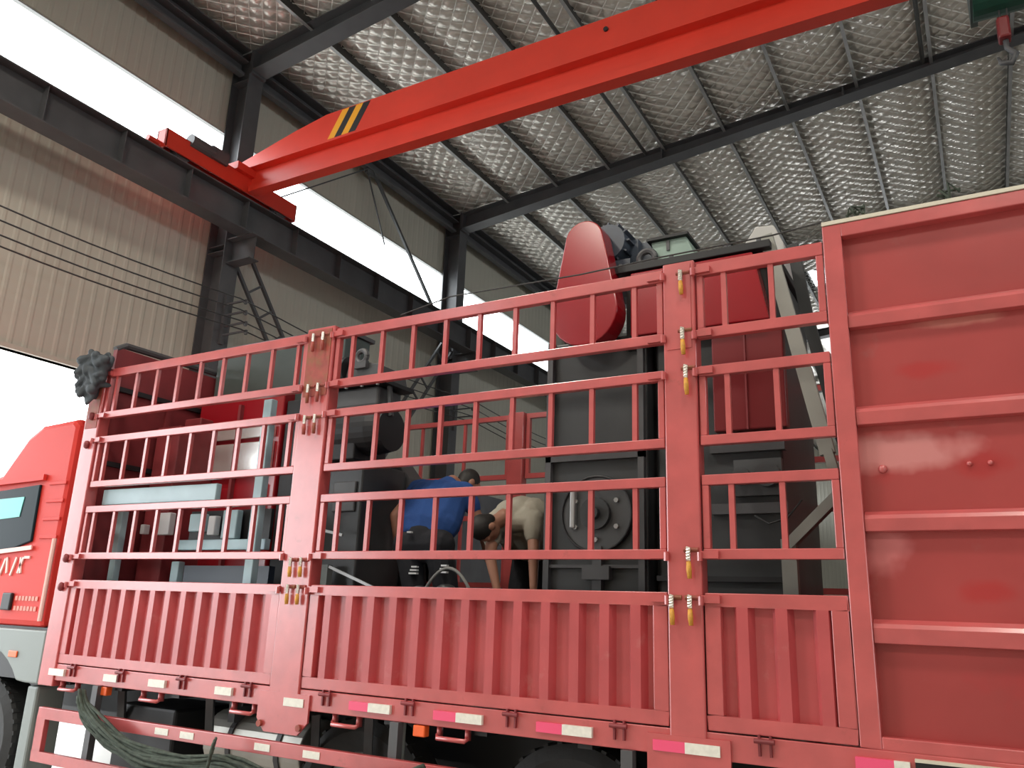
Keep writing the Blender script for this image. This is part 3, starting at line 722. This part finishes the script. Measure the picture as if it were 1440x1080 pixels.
MB().box(-8.0, -1, 5.1, 5.35, .5, .72).build('drive_shaft', M['black'], TR)

# cab
cb = MB()
out = [(-6.58, 1.40), (-6.58, 3.06), (-6.66, 3.12), (-7.12, 3.10), (-7.32, 3.0), (-7.62, 2.68), (-8.55, 2.55), (-8.72, 1.9), (-8.75, 1.40)]
cb.prism(out, 'y', 4.02, 6.42)
cab = cb.build('cab', M['cab_red'], TR, bevel=.05)
MB().prism([(-6.93, 2.08), (-6.95, 2.56), (-8.1, 2.50), (-8.3, 1.98), (-7.4, 1.97)], 'y', 3.998, 4.02).build('cab_window', M['cab_glass'], cab, bevel=.01)
MB().prism([(-7.16, 2.29), (-7.14, 2.46), (-8.0, 2.44), (-8.1, 2.24)], 'y', 3.992, 3.997).build('window_reflection', M['cab_reflect'], cab)  # teal patch paints the reflection onto the side window
MB().bar((-6.9, 4.0, 2.03), (-8.3, 3.99, 1.93), .012, .035).build('window_sill', M['pale_letter'], cab)
MB().bar((-6.9, 4.0, 2.62), (-8.3, 3.98, 2.58), .03, .05).build('rain_gutter', M['cab_red'], cab)
for z in (2.55, 2.40, 2.25, 2.10): MB().box(-6.84, -6.6, 4.008, 4.02, z, z+.03).build('cab_crease', M['cab_red'], cab, bevel=.006)
MB().tube([(-6.60, 4.0, 2.1), (-6.60, 4.0, 1.45)], .018, 8).build('cab_edge_trim', M['pale_letter'], cab)
lt = MB()     # illegible pale sign-writing on the door
for (x, z, dx, dz) in ((-7.42, 1.80, .05, .14), (-7.32, 1.80, .05, .14), (-7.22, 1.82, -.03, .13), (-7.16, 1.80, .05, .15), (-7.06, 1.82, .05, .13), (-7.02, 1.82, -.03, .13), (-7.0, 1.95, .08, 0)):
    lt.bar((x, 4.014, z), (x+dx, 4.014, z+dz), .012, .022, up=(1, 0, 0) if dz else (0, 0, 1))
lt.build('door_lettering', M['pale_letter'], cab)
for z in (1.62, 1.54):
    l2 = MB(); x = -7.02
    while x < -6.72: l2.box(x, x+.035, 4.012, 4.018, z-.018, z+.018); x += .047
    l2.build('door_lettering', mat('dim_lettering', (.75, .22, .17), .5), cab)
MB().box(-7.18, -7.05, 3.99, 4.02, 1.52, 1.66).build('door_handle', M['black'], cab, bevel=.01)
MB().box(-8.7, -6.55, 4.06, 6.38, 1.0, 1.40).build('cab_floor', M['black'], cab)
# grey wheel arch and step fairing
fd = [(-6.53, 1.38), (-6.53, .98), (-6.72, .98)]+[(-7.35+.68*math.cos(t), .55+.68*math.sin(t)) for t in np.linspace(.70, 2.5, 12)]+[(-8.0, 1.38)]
MB().prism(fd, 'y', 4.03, 4.28).build('fender', M['fender'], TR, bevel=.015)
MB().box(-6.98, -6.86, 4.018, 4.03, 1.16, 1.21).build('side_lamp', M['orange'], TR, bevel=.01)
MB().box(-6.70, -6.56, 4.06, 4.3, .2, .96).build('mud_flap', M['fender'], TR, bevel=.02)
rebase(TR)

# rope net bundle slung along the side guard
def bundle(name, label, cat, path, rad, n, mt, seed, strand=.012):
    rnd = random.Random(seed); o = thing(name, label, cat, path[0])
    P = [Vector(p) for p in path]; m = MB()
    for s in range(n):
        a = rnd.uniform(0, 2*PI); rr = rad*math.sqrt(rnd.uniform(.05, 1)); tw = rnd.uniform(-1.5, 1.5); pts = []
        K = 26
        for k in range(K+1):
            t = k/K*(len(P)-1); i = min(int(t), len(P)-2); f = t-i
            p0 = P[max(i-1, 0)]; p1 = P[i]; p2 = P[i+1]; p3 = P[min(i+2, len(P)-1)]
            q = .5*((2*p1)+(p2-p0)*f+(2*p0-5*p1+4*p2-p3)*f*f+(3*p1-p0-3*p2+p3)*f**3)
            aa = a+tw*k/K*3; w_ = rr*(.75+.35*math.sin(k*.7+s))
            pts.append(q+Vector((rnd.uniform(-.005, .005), abs(math.cos(aa))*w_*-.6, math.sin(aa)*w_)))
        m.tube(pts, strand, 5)
    b = m.build('strand', mt, o, smooth=True); b['kind'] = 'stuff'; rebase(o); return o
bundle('rope_net', 'dark green rope net bundle sagging over the side guard', 'rope',
       [(-5.74, 3.90, .96), (-5.62, 3.88, .86), (-5.3, 3.86, .74), (-4.9, 3.85, .66), (-4.4, 3.85, .66), (-4.1, 3.84, .69), (-3.6, 3.85, .62), (-3.0, 3.85, .70), (-2.7, 3.88, .80)], .075, 42, M['rope'], 3)
bundle('net_tie', 'short dark cord tying the rope net to the side guard', 'rope', [(-4.22, 3.80, .84), (-4.2, 3.75, .70), (-4.24, 3.80, .56)], .02, 5, M['rope'], 5, .008)

# rolled tarpaulin lump at the front corner of the cage
tp = MB(); rnd = random.Random(8)
for k in range(46):
    a = rnd.uniform(0, 2*PI); q = math.sqrt(rnd.uniform(0, 1)); cx = -6.38+.14*q*math.cos(a)+(.05 if q*math.sin(a) > 0 else 0); cz = 3.45+.15*q*math.sin(a)
    d = Vector((rnd.uniform(-1, 1), rnd.uniform(-.4, .4), rnd.uniform(-1, 1))).normalized()*rnd.uniform(.03, .09)
    c0 = Vector((cx, 3.93+rnd.uniform(-.05, .05), cz)); tp.cap(c0-d, c0+d, rnd.uniform(.02, .05), rnd.uniform(.012, .04), 8)
for k in range(6): tp.cap((-6.40+.02*k, 3.92, 3.36), (-6.37+.015*k, 3.92, 3.20+.01*k), .04, .018, 8)
tag(tp.build('folded_tarpaulin', M['tarp'], remesh=.009), 'dark grey folded tarpaulin bundled on the front corner of the cage', 'tarpaulin')

# ------------------------------------------------------------------ cargo: tall grey machine with red guards
TM = thing('tall_machine', 'tall dark grey machine with red belt guards standing behind the cage', 'machine', (-1.7, 5.3, 1.15))
MB().box(-2.42, -1.75, 4.70, 5.8, 1.15, 3.42).build('housing', M['machine'], TM, bevel=.015)
MB().box(-1.70, -.95, 4.74, 5.8, 1.15, 3.80).build('housing', M['machine'], TM, bevel=.015)
MB().box(-1.75, -1.70, 4.86, 5.7, 1.15, 3.6).build('recess', M['black'], TM)
MB().box(-2.44, -2.40, 4.66, 4.72, 1.15, 3.42).box(-1.80, -1.76, 4.66, 4.72, 1.15, 3.42).box(-2.44, -1.76, 4.66, 4.72, 2.60, 2.64).build('corner_angle', M['steel_dark'], TM)
MB().box(-1.98, -.93, 4.60, 5.9, 3.815, 3.865).build('top_plate', M['black'], TM, bevel=.005)
for x in (-1.9, -1.55, -1.2, -1.0): MB().tube([(x, 4.63, 3.86), (x, 4.63, 3.89)], .015, 6).build('bolt', M['steel_dark'], TM)
# teardrop guard
def hull_circ(c1, r1, c2, r2, n=18):
    dx, dz = c2[0]-c1[0], c2[1]-c1[1]; D = math.hypot(dx, dz); a = math.atan2(dz, dx); b = math.acos((r1-r2)/D)
    P = []
    for k in range(n+1): t = a+b+(2*PI-2*b)*k/n; P.append((c1[0]+r1*math.cos(t), c1[1]+r1*math.sin(t)))
    for k in range(n+1): t = a-b+2*b*k/n; P.append((c2[0]+r2*math.cos(t), c2[1]+r2*math.sin(t)))
    return P
gd = MB().prism(hull_circ((-2.105, 3.55), .235, (-2.11, 4.06), .135), 'y', 4.50, 4.66).build('belt_guard', M['guard_red'], TM, bevel=.008)
MB().box(-1.87, -1.80, 4.66, 5.2, 3.3, 3.85).build('shaft_cover', M['black'], TM)
MB().prism([(-1.82, 3.37), (-.955, 3.36), (-1.035, 3.80), (-1.82, 3.80)], 'y', 4.60, 4.735).build('belt_guard', M['guard_red'], TM, bevel=.008)
MB().prism([(-1.32, 2.72), (-.90, 2.72), (-.90, 3.32), (-1.32, 3.32)], 'y', 4.66, 4.74).build('red_cover', M['cover_red'], TM, bevel=.008)
MB().box(-1.125, -1.115, 4.65, 4.66, 2.72, 3.32).build('cover_seam', M['dark_red'], TM)
mt = MB().tube([(-2.02, 4.68, 4.10), (-2.02, 5.02, 4.10)], .13, 20)
for k in range(12): t = 2*PI*k/12; mt.bar((-2.02+.14*math.cos(t), 4.7, 4.10+.14*math.sin(t)), (-2.02+.14*math.cos(t), 4.98, 4.10+.14*math.sin(t)), .012, .03, up=(math.cos(t), 0, math.sin(t)))
mt.box(-1.93, -1.84, 4.8, 5.1, 3.92, 4.14).box(-2.1, -1.86, 4.7, 5.1, 3.86, 3.96)
mt.build('motor', M['motor'], TM)
MB().tube([(-1.80, 4.85, 4.02), (-1.80, 5.05, 4.02)], .11, 18).build('bearing', M['motor'], TM)
def ring(mb, c, R_, r, ax='y', n=20, a0=0, a1=2*PI):
    pts = []
    for k in range(n+1):
        t = a0+(a1-a0)*k/n
        pts.append((c[0]+R_*math.cos(t), c[1], c[2]+R_*math.sin(t)))
    return mb.tube(pts, r, 8)
lg = MB(); ring(lg, (-1.74, 4.70, 3.93), .055, .022); lg.box(-1.80, -1.68, 4.68, 4.72, 3.865, 3.90); lg.build('lifting_eye', M['steel_dark'], TM, smooth=False)
bx = MB().prism([(-1.69, 3.90), (-1.72, 4.05), (-1.48, 4.05), (-1.42, 3.90)], 'y', 4.72, 4.95).build('junction_box', M['box_green'], TM, bevel=.008)
MB().box(-1.74, -1.46, 4.69, 4.97, 4.05, 4.07).build('box_lid', M['black'], bx)
MB().box(-1.61, -1.59, 4.71, 4.72, 3.97, 4.04).build('box_clasp', M['steel_dark'], bx)
MB().box(-1.72, -1.40, 4.70, 4.98, 3.865, 3.90).build('box_base', M['black'], TM)
MB().prism([(-1.30, 3.87), (-1.24, 4.12), (-1.14, 4.26), (-1.02, 4.25), (-.96, 4.10), (-.96, 3.87)], 'y', 5.2, 5.5).build('outlet_hood', M['hood_grey'], TM, bevel=.01)
MB().bar((-.965, 4.68, 3.92), (-.695, 4.68, 2.55), .08, .05).build('strut', M['strut_grey'], TM)
MB().bar((-.695, 4.68, 2.57), (-.64, 4.68, 2.32), .08, .05).build('strut', M['strut_grey'], TM)
MB().bar((-.62, 4.68, 2.36), (-.93, 4.68, 2.06), .08, .055).build('strut', M['strut_grey'], TM)
MB().bar((-.93, 4.68, 2.09), (-.93, 4.68, 1.16), .08, .055).build('strut', M['strut_grey'], TM)
MB().bar((-.87, 5.0, 3.98), (-.80, 5.0, 3.42), .07, .05).bar((-.80, 5.0, 3.44), (-.60, 5.0, 2.4), .07, .05).build('rear_strut', M['machine'], TM)
# bearings, inspection disc, small fittings low on the casing
ds = MB().tube([(-2.08, 4.695, 2.26), (-2.08, 4.675, 2.26)], .24, 32).build('inspection_disc', M['machine_mid'], TM)
dr = MB(); ring(dr, (-2.08, 4.67, 2.26), .235, .008, n=32); dr.build('disc_rim', M['black'], ds)
MB().tube([(-2.08, 4.68, 2.26), (-2.08, 4.64, 2.26)], .10, 20).tube([(-2.08, 4.65, 2.26), (-2.08, 4.60, 2.26)], .04, 12).build('bearing_hub', M['machine'], ds)
for k in range(6): t = PI/6+k*PI/3; MB().tube([(-2.08+.16*math.cos(t), 4.68, 2.26+.16*math.sin(t)), (-2.08+.16*math.cos(t), 4.655, 2.26+.16*math.sin(t))], .016, 6).build('bolt', M['galv'], ds)
MB().box(-2.25, -2.215, 4.64, 4.69, 2.17, 2.42).build('handle', M['galv'], TM, bevel=.01)
MB().box(-2.42, -1.76, 4.67, 4.69, 1.93, 1.95).box(-2.10, -2.04, 4.66, 4.70, 1.70, 2.06).box(-2.16, -1.98, 4.64, 4.70, 1.86, 1.94).build('door_bolt', M['steel_dark'], TM)
MB().box(-2.34, -1.84, 4.655, 4.67, 1.62, 1.70).build('door_rail', M['machine_mid'], TM)
MB().box(-1.36, -.93, 4.70, 4.76, 2.60, 2.66).build('cover_rail', M['steel_dark'], TM)
MB().box(-1.36, -.93, 4.70, 4.76, 2.24, 2.30).build('cover_rail', M['steel_dark'], TM)
pb = MB().tube([(-1.02, 4.74, 2.45), (-1.02, 4.62, 2.45)], .07, 18).tube([(-1.17, 4.74, 2.45), (-1.17, 4.64, 2.45)], .05, 14).box(-1.22, -.95, 4.69, 4.74, 2.34, 2.55)
pb.build('bearing_block', M['machine_mid'], TM)
MB().tube([(-1.10, 4.64, 2.22), (-1.02, 4.62, 2.17), (-.92, 4.62, 2.20), (-.84, 4.64, 2.30)], .006, 6).build('cable', M['wire'], TM, smooth=True)
MB().box(-1.70, -.92, 4.70, 4.75, 1.86, 1.89).build('base_rail', M['black'], TM)
rebase(TM)

# ------------------------------------------------------------------ cargo: red cabinet machine in pale blue frame
RM = thing('cabinet_machine', 'glossy red and dark grey machine in a pale blue frame at the cage front', 'machine', (-5.4, 5.2, 1.15))
MB().box(-6.18, -4.60, 5.02, 5.35, 3.34, 3.93).build('upper_housing', M['machine_green'], RM, bevel=.01)
MB().box(-5.10, -4.60, 4.92, 5.3, 1.15, 3.34).build('side_housing', M['black'], RM, bevel=.01)
MB().box(-6.18, -5.12, 4.90, 6.1, 1.15, 3.44).build('red_housing', M['guard_red'], RM, bevel=.012)
MB().box(-6.20, -4.58, 4.98, 5.39, 3.93, 3.965).build('top_edge', M['steel_dark'], RM)
MB().box(-5.63, -5.60, 4.86, 4.90, 1.15, 3.34).build('panel_seam', M['dark_red'], RM)
MB().box(-5.92, -5.62, 4.87, 4.90, 1.9, 2.6).build('red_door', M['guard_red'], RM, bevel=.01)
MB().box(-5.90, -5.17, 4.865, 4.897, 2.70, 2.99).build('reflection_plate', M['reflection_white'], RM, bevel=.004)  # bright plates added to imitate the doorway mirrored in the red housing
MB().box(-5.90, -5.17, 4.865, 4.897, 3.03, 3.12).build('reflection_plate', M['reflection_white'], RM, bevel=.004)
MB().box(-5.27, -5.20, 4.87, 4.895, 2.3, 2.62).build('reflection_plate', M['reflection_white'], RM)
MB().box(-6.2, -5.9, 4.5, 4.9, 1.15, 3.1).build('dark_red_cabinet', M['dark_red'], RM, bevel=.01)  # plain dark red box in front of the red housing
MB().box(-6.14, -5.93, 4.72, 4.86, 2.55, 3.22).build('junction_box', M['dark_red'], RM, bevel=.01)
fr = [((-6.22, 4.13, 2.435), (-4.88, 4.13, 2.43), .05, .125), ((-4.60, 4.27, 1.16), (-4.60, 4.27, 3.14), .085, .06), ((-5.68, 4.50, 1.16), (-5.68, 4.50, 1.95), .09, .06),
      ((-6.2, 4.30, 1.16), (-6.2, 4.30, 2.45), .07, .06), ((-5.72, 4.5, 2.08), (-4.6, 4.4, 2.07), .05, .08)]
for a, b, w_, h_ in fr: MB().bar(a, b, w_, h_).build('blue_frame_member', M['pale_blue'], RM, bevel=.006)
for (x0, x1, z0, z1, mm) in ((-5.93, -5.76, 2.16, 2.34, 'pale_print'), (-5.52, -5.36, 2.18, 2.32, 'pale_blue'), (-5.30, -5.22, 2.15, 2.30, 'pale_print'), (-5.14, -4.98, 2.12, 2.34, 'pale_blue'), (-6.12, -6.07, 2.17, 2.25, 'pale_print')):
    MB().box(x0, x1, 4.42, 4.48, z0, z1).build('fitting', M[mm], RM, bevel=.008)
MB().box(-5.6, -4.7, 4.50, 4.53, 2.10, 2.35).build('backing_plate', M['black'], RM)
MB().box(-5.6, -4.66, 4.5, 4.56, 1.15, 1.92).build('dark_door', mat('navy_door', (.02, .035, .06), .4), RM)
rebase(RM)

# ------------------------------------------------------------------ cargo: dark gear machine mid-left
GM = thing('gear_machine', 'dark grey machine with lifting lug and drum left of the bending men', 'machine', (-4.1, 5.2, 1.15))
MB().prism([(-4.56, 1.15), (-4.14, 1.15), (-4.14, 2.70), (-4.30, 2.88), (-4.56, 2.88)], 'y', 5.45, 5.68).build('rear_housing', M['machine_mid'], GM, bevel=.015)
MB().box(-4.52, -4.17, 4.9, 5.45, 1.15, 2.76).build('lower_housing', M['machine'], GM, bevel=.015)
MB().box(-4.50, -4.20, 4.8, 5.2, 2.76, 3.1).build('pedestal', M['black'], GM, bevel=.01)
MB().tube([(-4.52, 4.95, 3.00), (-4.10, 4.95, 3.00), (-3.96, 4.95, 3.0)], [.19, .19, .17], 28).build('drum', M['black'], GM)
MB().box(-4.52, -4.02, 4.82, 5.12, 3.18, 3.34).build('gearbox', M['machine_mid'], GM, bevel=.02)
MB().box(-4.54, -3.93, 4.76, 5.16, 3.345, 3.375).build('flange_plate', M['black'], GM)
for x in (-4.48, -4.32, -4.16, -4.0): MB().tube([(x, 4.78, 3.33), (x, 4.78, 3.41)], .014, 6).build('bolt', M['galv'], GM)
MB().prism([(-4.42, 3.375), (-4.02, 3.375), (-4.06, 3.53), (-4.36, 3.60)], 'y', 4.84, 5.2).build('upper_block', M['machine_mid'], GM, bevel=.01)
MB().tube([(-4.54, 4.9, 3.52), (-4.40, 4.9, 3.52)], .12, 18).build('coupling', M['black'], GM)
lg = MB(); ring(lg, (-4.22, 4.82, 3.60), .05, .022); lg.box(-4.28, -4.16, 4.80, 4.84, 3.50, 3.56); lg.build('lifting_lug', M['steel_dark'], GM)
pv = MB().bar((-3.98, 4.9, 3.36), (-3.94, 4.9, 3.10), .03, .03).bar((-3.97, 4.9, 3.12), (-4.1, 4.9, 3.10), .03, .03); pv.build('bracket', M['machine_mid'], GM)
MB().box(-4.45, -4.22, 4.88, 4.9, 2.36, 2.60).build('access_plate', M['machine_mid'], GM, bevel=.01)
MB().box(-4.42, -4.34, 4.78, 4.84, 1.15, 1.95).build('leg_post', M['fender'], GM)
MB().bar((-4.25, 4.7, 1.93), (-3.8, 4.7, 1.78), .015, .02).bar((-4.45, 4.7, 2.22), (-4.15, 4.7, 2.16), .015, .02).build('rod', M['galv'], GM)
rebase(GM)

tag(MB().tube([(-3.72+.72*k/24, 4.96, 1.17+.77*math.sin(PI*k/24)**.55) for k in range(25)], .012, 8).build('bent_hose', M['seat_grey'], smooth=True), 'thin grey hose arching up in front of the two men', 'hose')

# ------------------------------------------------------------------ people
def person(label, J, shirt, trousers, face_dir, head_up, hair_full=True):
    o = thing('person', label, 'person', (J['hip'][0], J['hip'][1], 1.15))
    V = {k: Vector(v) for k, v in J.items()}
    b = MB()
    # head frame
    up = Vector(head_up).normalized(); fw = Vector(face_dir).normalized(); fw = (fw-up*fw.dot(up)).normalized(); rt = fw.cross(up)
    Rm = Matrix((rt, fw, up)).transposed(); H = V['head']
    b.ell(H, (.075, .095, .112), 16, 12, Rm)
    b.ell(H+fw*.02-up*.055, (.058, .075, .06), 14, 8, Rm)                                    # jaw
    b.cap(H+fw*.085-up*.0, H+fw*.108-up*.03, .009, .014, 8)                                  # nose
    b.cap(H+fw*.088-up*.062-rt*.02, H+fw*.088-up*.062+rt*.02, .008, .008, 8)                 # mouth
    for s in (-1, 1):
        b.ell(H+rt*s*.078-up*.01-fw*.005, (.012, .026, .034), 10, 6, Rm)                     # ears
        b.cap(H+rt*s*.045+fw*.082+up*.018, H+rt*s*.018+fw*.088+up*.018, .010, .010, 6)       # brows
    b.cap(H-up*.07-fw*.015, V['neck'], .056, .062)
    b.cap(V['neck'], V['chest'], .07, .12); b.cap(V['chest'], V['hip'], .135, .13)
    b.cap(V['shl'], V['shr'], .065, .065); b.cap(V['hipl'], V['hipr'], .095, .095)
    for s in 'lr':
        b.cap(V['sh'+s], V['el'+s], .052, .042); b.cap(V['el'+s], V['wr'+s], .043, .028)
        b.cap(V['hip'+s], V['kn'+s], .088, .058); b.cap(V['kn'+s], V['an'+s], .058, .038)
        # hand: palm, four unequal curled fingers, thumb from the side
        W_ = V['wr'+s]; d = (W_-V['el'+s]).normalized(); side = d.cross(Vector((0, 1, 0))).normalized(); nrm = side.cross(d)
        P0 = W_+d*.045
        b.ell(P0, (.04, .018, .048), 12, 8, Matrix((side, nrm, d)).transposed())
        for k, ln in enumerate((.062, .072, .067, .052)):
            r0 = P0+side*(-.03+.02*k)+d*.035; r1 = r0+d*ln*.45+nrm*.008; r2 = r1+d*ln*.3+nrm*.024; r3 = r2+nrm*.022+d*.004
            b.cap(r0, r1, .0095, .009, 8); b.cap(r1, r2, .009, .008, 8); b.cap(r2, r3, .008, .007, 8)
        t0 = P0-side*.032-d*.02; t1 = t0-side*.028+d*.028+nrm*.006; b.cap(t0, t1, .012, .010, 8); b.cap(t1, t1+d*.026+nrm*.01, .010, .008, 8)
    bo = b.build('body', M['skin'], o, remesh=.0075)
    sh = MB()
    mid = (V['chest']+V['hip'])/2
    sd = (V['shr']-V['shl']).normalized()
    sh.cap(V['neck']-(V['neck']-V['chest'])*.3, V['chest'], .10, .155)
    for s in (-1, 1):
        sh.cap(V['chest']+sd*s*.10, mid+sd*s*.10, .145, .145); sh.cap(mid+sd*s*.085, V['chest'].lerp(V['hip'], .72)+sd*s*.08, .15, .15)
    sh.cap(V['shl'], V['shr'], .083, .083)
    for s in 'lr':
        sh.cap(V['sh'+s], V['sh'+s].lerp(V['el'+s], .5), .08, .07)
        sh.cap(V['sh'+s], V['chest'], .08, .12)
    sh.cap(V['chest'], V['chest'].lerp(V['hip'], .74), .165, .165)
    for q_, h_ in (('shl', 'hipl'), ('shr', 'hipr')):
        sh.cap(V[q_].lerp(V['chest'], .3), V[q_].lerp(V[h_], .62).lerp(V['hip'], .15), .11, .12)
    for k in range(7):      # folds
        t = k/6; p = V['chest'].lerp(V['hip'], t*.7); sh.cap(p+sd*(-.16+.02*(k % 3))+Vector((0, -.02, .03)), p+sd*(.12-.03*(k % 2))+Vector((0, -.045, -.02)), .045, .05)
    sh.build('shirt', M[shirt], o, remesh=.01)
    tr = MB()
    tr.cap(V['hipl'], V['hipr'], .135, .135); tr.cap(V['hip'], V['hip'].lerp(V['chest'], .22), .14, .13)
    for s in 'lr':
        tr.cap(V['hip'+s], V['kn'+s], .12, .085); tr.cap(V['kn'+s], V['an'+s]+Vector((0, 0, .03)), .085, .065)
    tr.build('trousers', M[trousers], o, remesh=.01)
    ha = MB().ell(H+up*.022-fw*.012, (.083, .098, .108), 16, 12, Rm)
    ha.ell(H-fw*.045-up*.02, (.07, .06, .075), 12, 8, Rm)
    hao = ha.build('hair', M['hair'], o, remesh=.008)
    for s in 'lr':
        A = V['an'+s]; fd_ = Vector((face_dir[0], face_dir[1], 0)).normalized()
        s_ = MB().cap(A-fd_*.04+Vector((0, 0, -.035)), A+fd_*.15+Vector((0, 0, -.045)), .045, .038).cap(A, A-fd_*.02+Vector((0, 0, -.03)), .05, .045)
        s_.box(A.x-.045, A.x+.045, A.y-.05, A.y+.16*max(.2, fd_.y) if fd_.y > 0 else A.y+.05, 1.153, 1.17)
        s_.build('shoe', M['black'], o, remesh=.008)
    return o, Rm
p1, _ = person('man in blue t-shirt and black trousers bending with his back to us',
    dict(head=(-3.65, 5.62, 2.66), neck=(-3.73, 5.49, 2.65), chest=(-3.78, 5.36, 2.50), hip=(-3.74, 5.16, 2.17), shl=(-4.00, 5.40, 2.60), shr=(-3.58, 5.46, 2.57),
         ell=(-4.11, 5.26, 2.37), wrl=(-4.08, 5.28, 2.14), elr=(-3.46, 5.52, 2.33), wrr=(-3.48, 5.66, 2.12), hipl=(-3.87, 5.16, 2.12), hipr=(-3.60, 5.16, 2.12),
         knl=(-3.77, 5.16, 1.70), knr=(-3.50, 5.20, 1.70), anl=(-3.77, 5.10, 1.245), anr=(-3.48, 5.14, 1.245)), 'blue_cloth', 'black_cloth', (.55, .75, -.45), (.15, .45, .85))
for (x, lx, z) in ((-3.74, -3.77, 1.93), (-3.47, -3.50, 1.94)):
    MB().cap((lx, 5.15, 1.76), (lx, 5.12, 1.30), .092, .07).build('grey_legging', M['machine_mid'], p1, remesh=.012)
    m = MB()
    for k in range(3): m.box(x-.035+.01*k, x+.035, 5.045, 5.075, z-.03+.024*k, z-.018+.024*k)
    m.build('trouser_stripe', M['pale_print'], p1)
MB().box(-3.78, -3.74, 4.995, 5.02, 2.20, 2.212).build('belt_tag', M['pale_print'], p1)
rebase(p1)
p2, _ = person('man in greige shirt bent right over with head down beside the tall machine',
    dict(head=(-3.15, 5.10, 2.235), neck=(-3.07, 5.24, 2.33), chest=(-3.02, 5.42, 2.35), hip=(-3.12, 5.86, 2.13), shl=(-2.86, 5.30, 2.31), shr=(-3.20, 5.30, 2.30),
         ell=(-2.81, 5.22, 2.08), wrl=(-2.77, 5.16, 1.82), elr=(-3.11, 5.12, 2.03), wrr=(-3.03, 5.10, 1.80), hipl=(-3.02, 5.88, 2.10), hipr=(-3.22, 5.88, 2.10),
         knl=(-2.95, 5.75, 1.68), knr=(-3.24, 5.75, 1.68), anl=(-2.96, 5.90, 1.245), anr=(-3.22, 5.90, 1.245)), 'beige_cloth', 'black_cloth', (.1, .15, -1), (-.45, -.85, -.3))
rebase(p2)
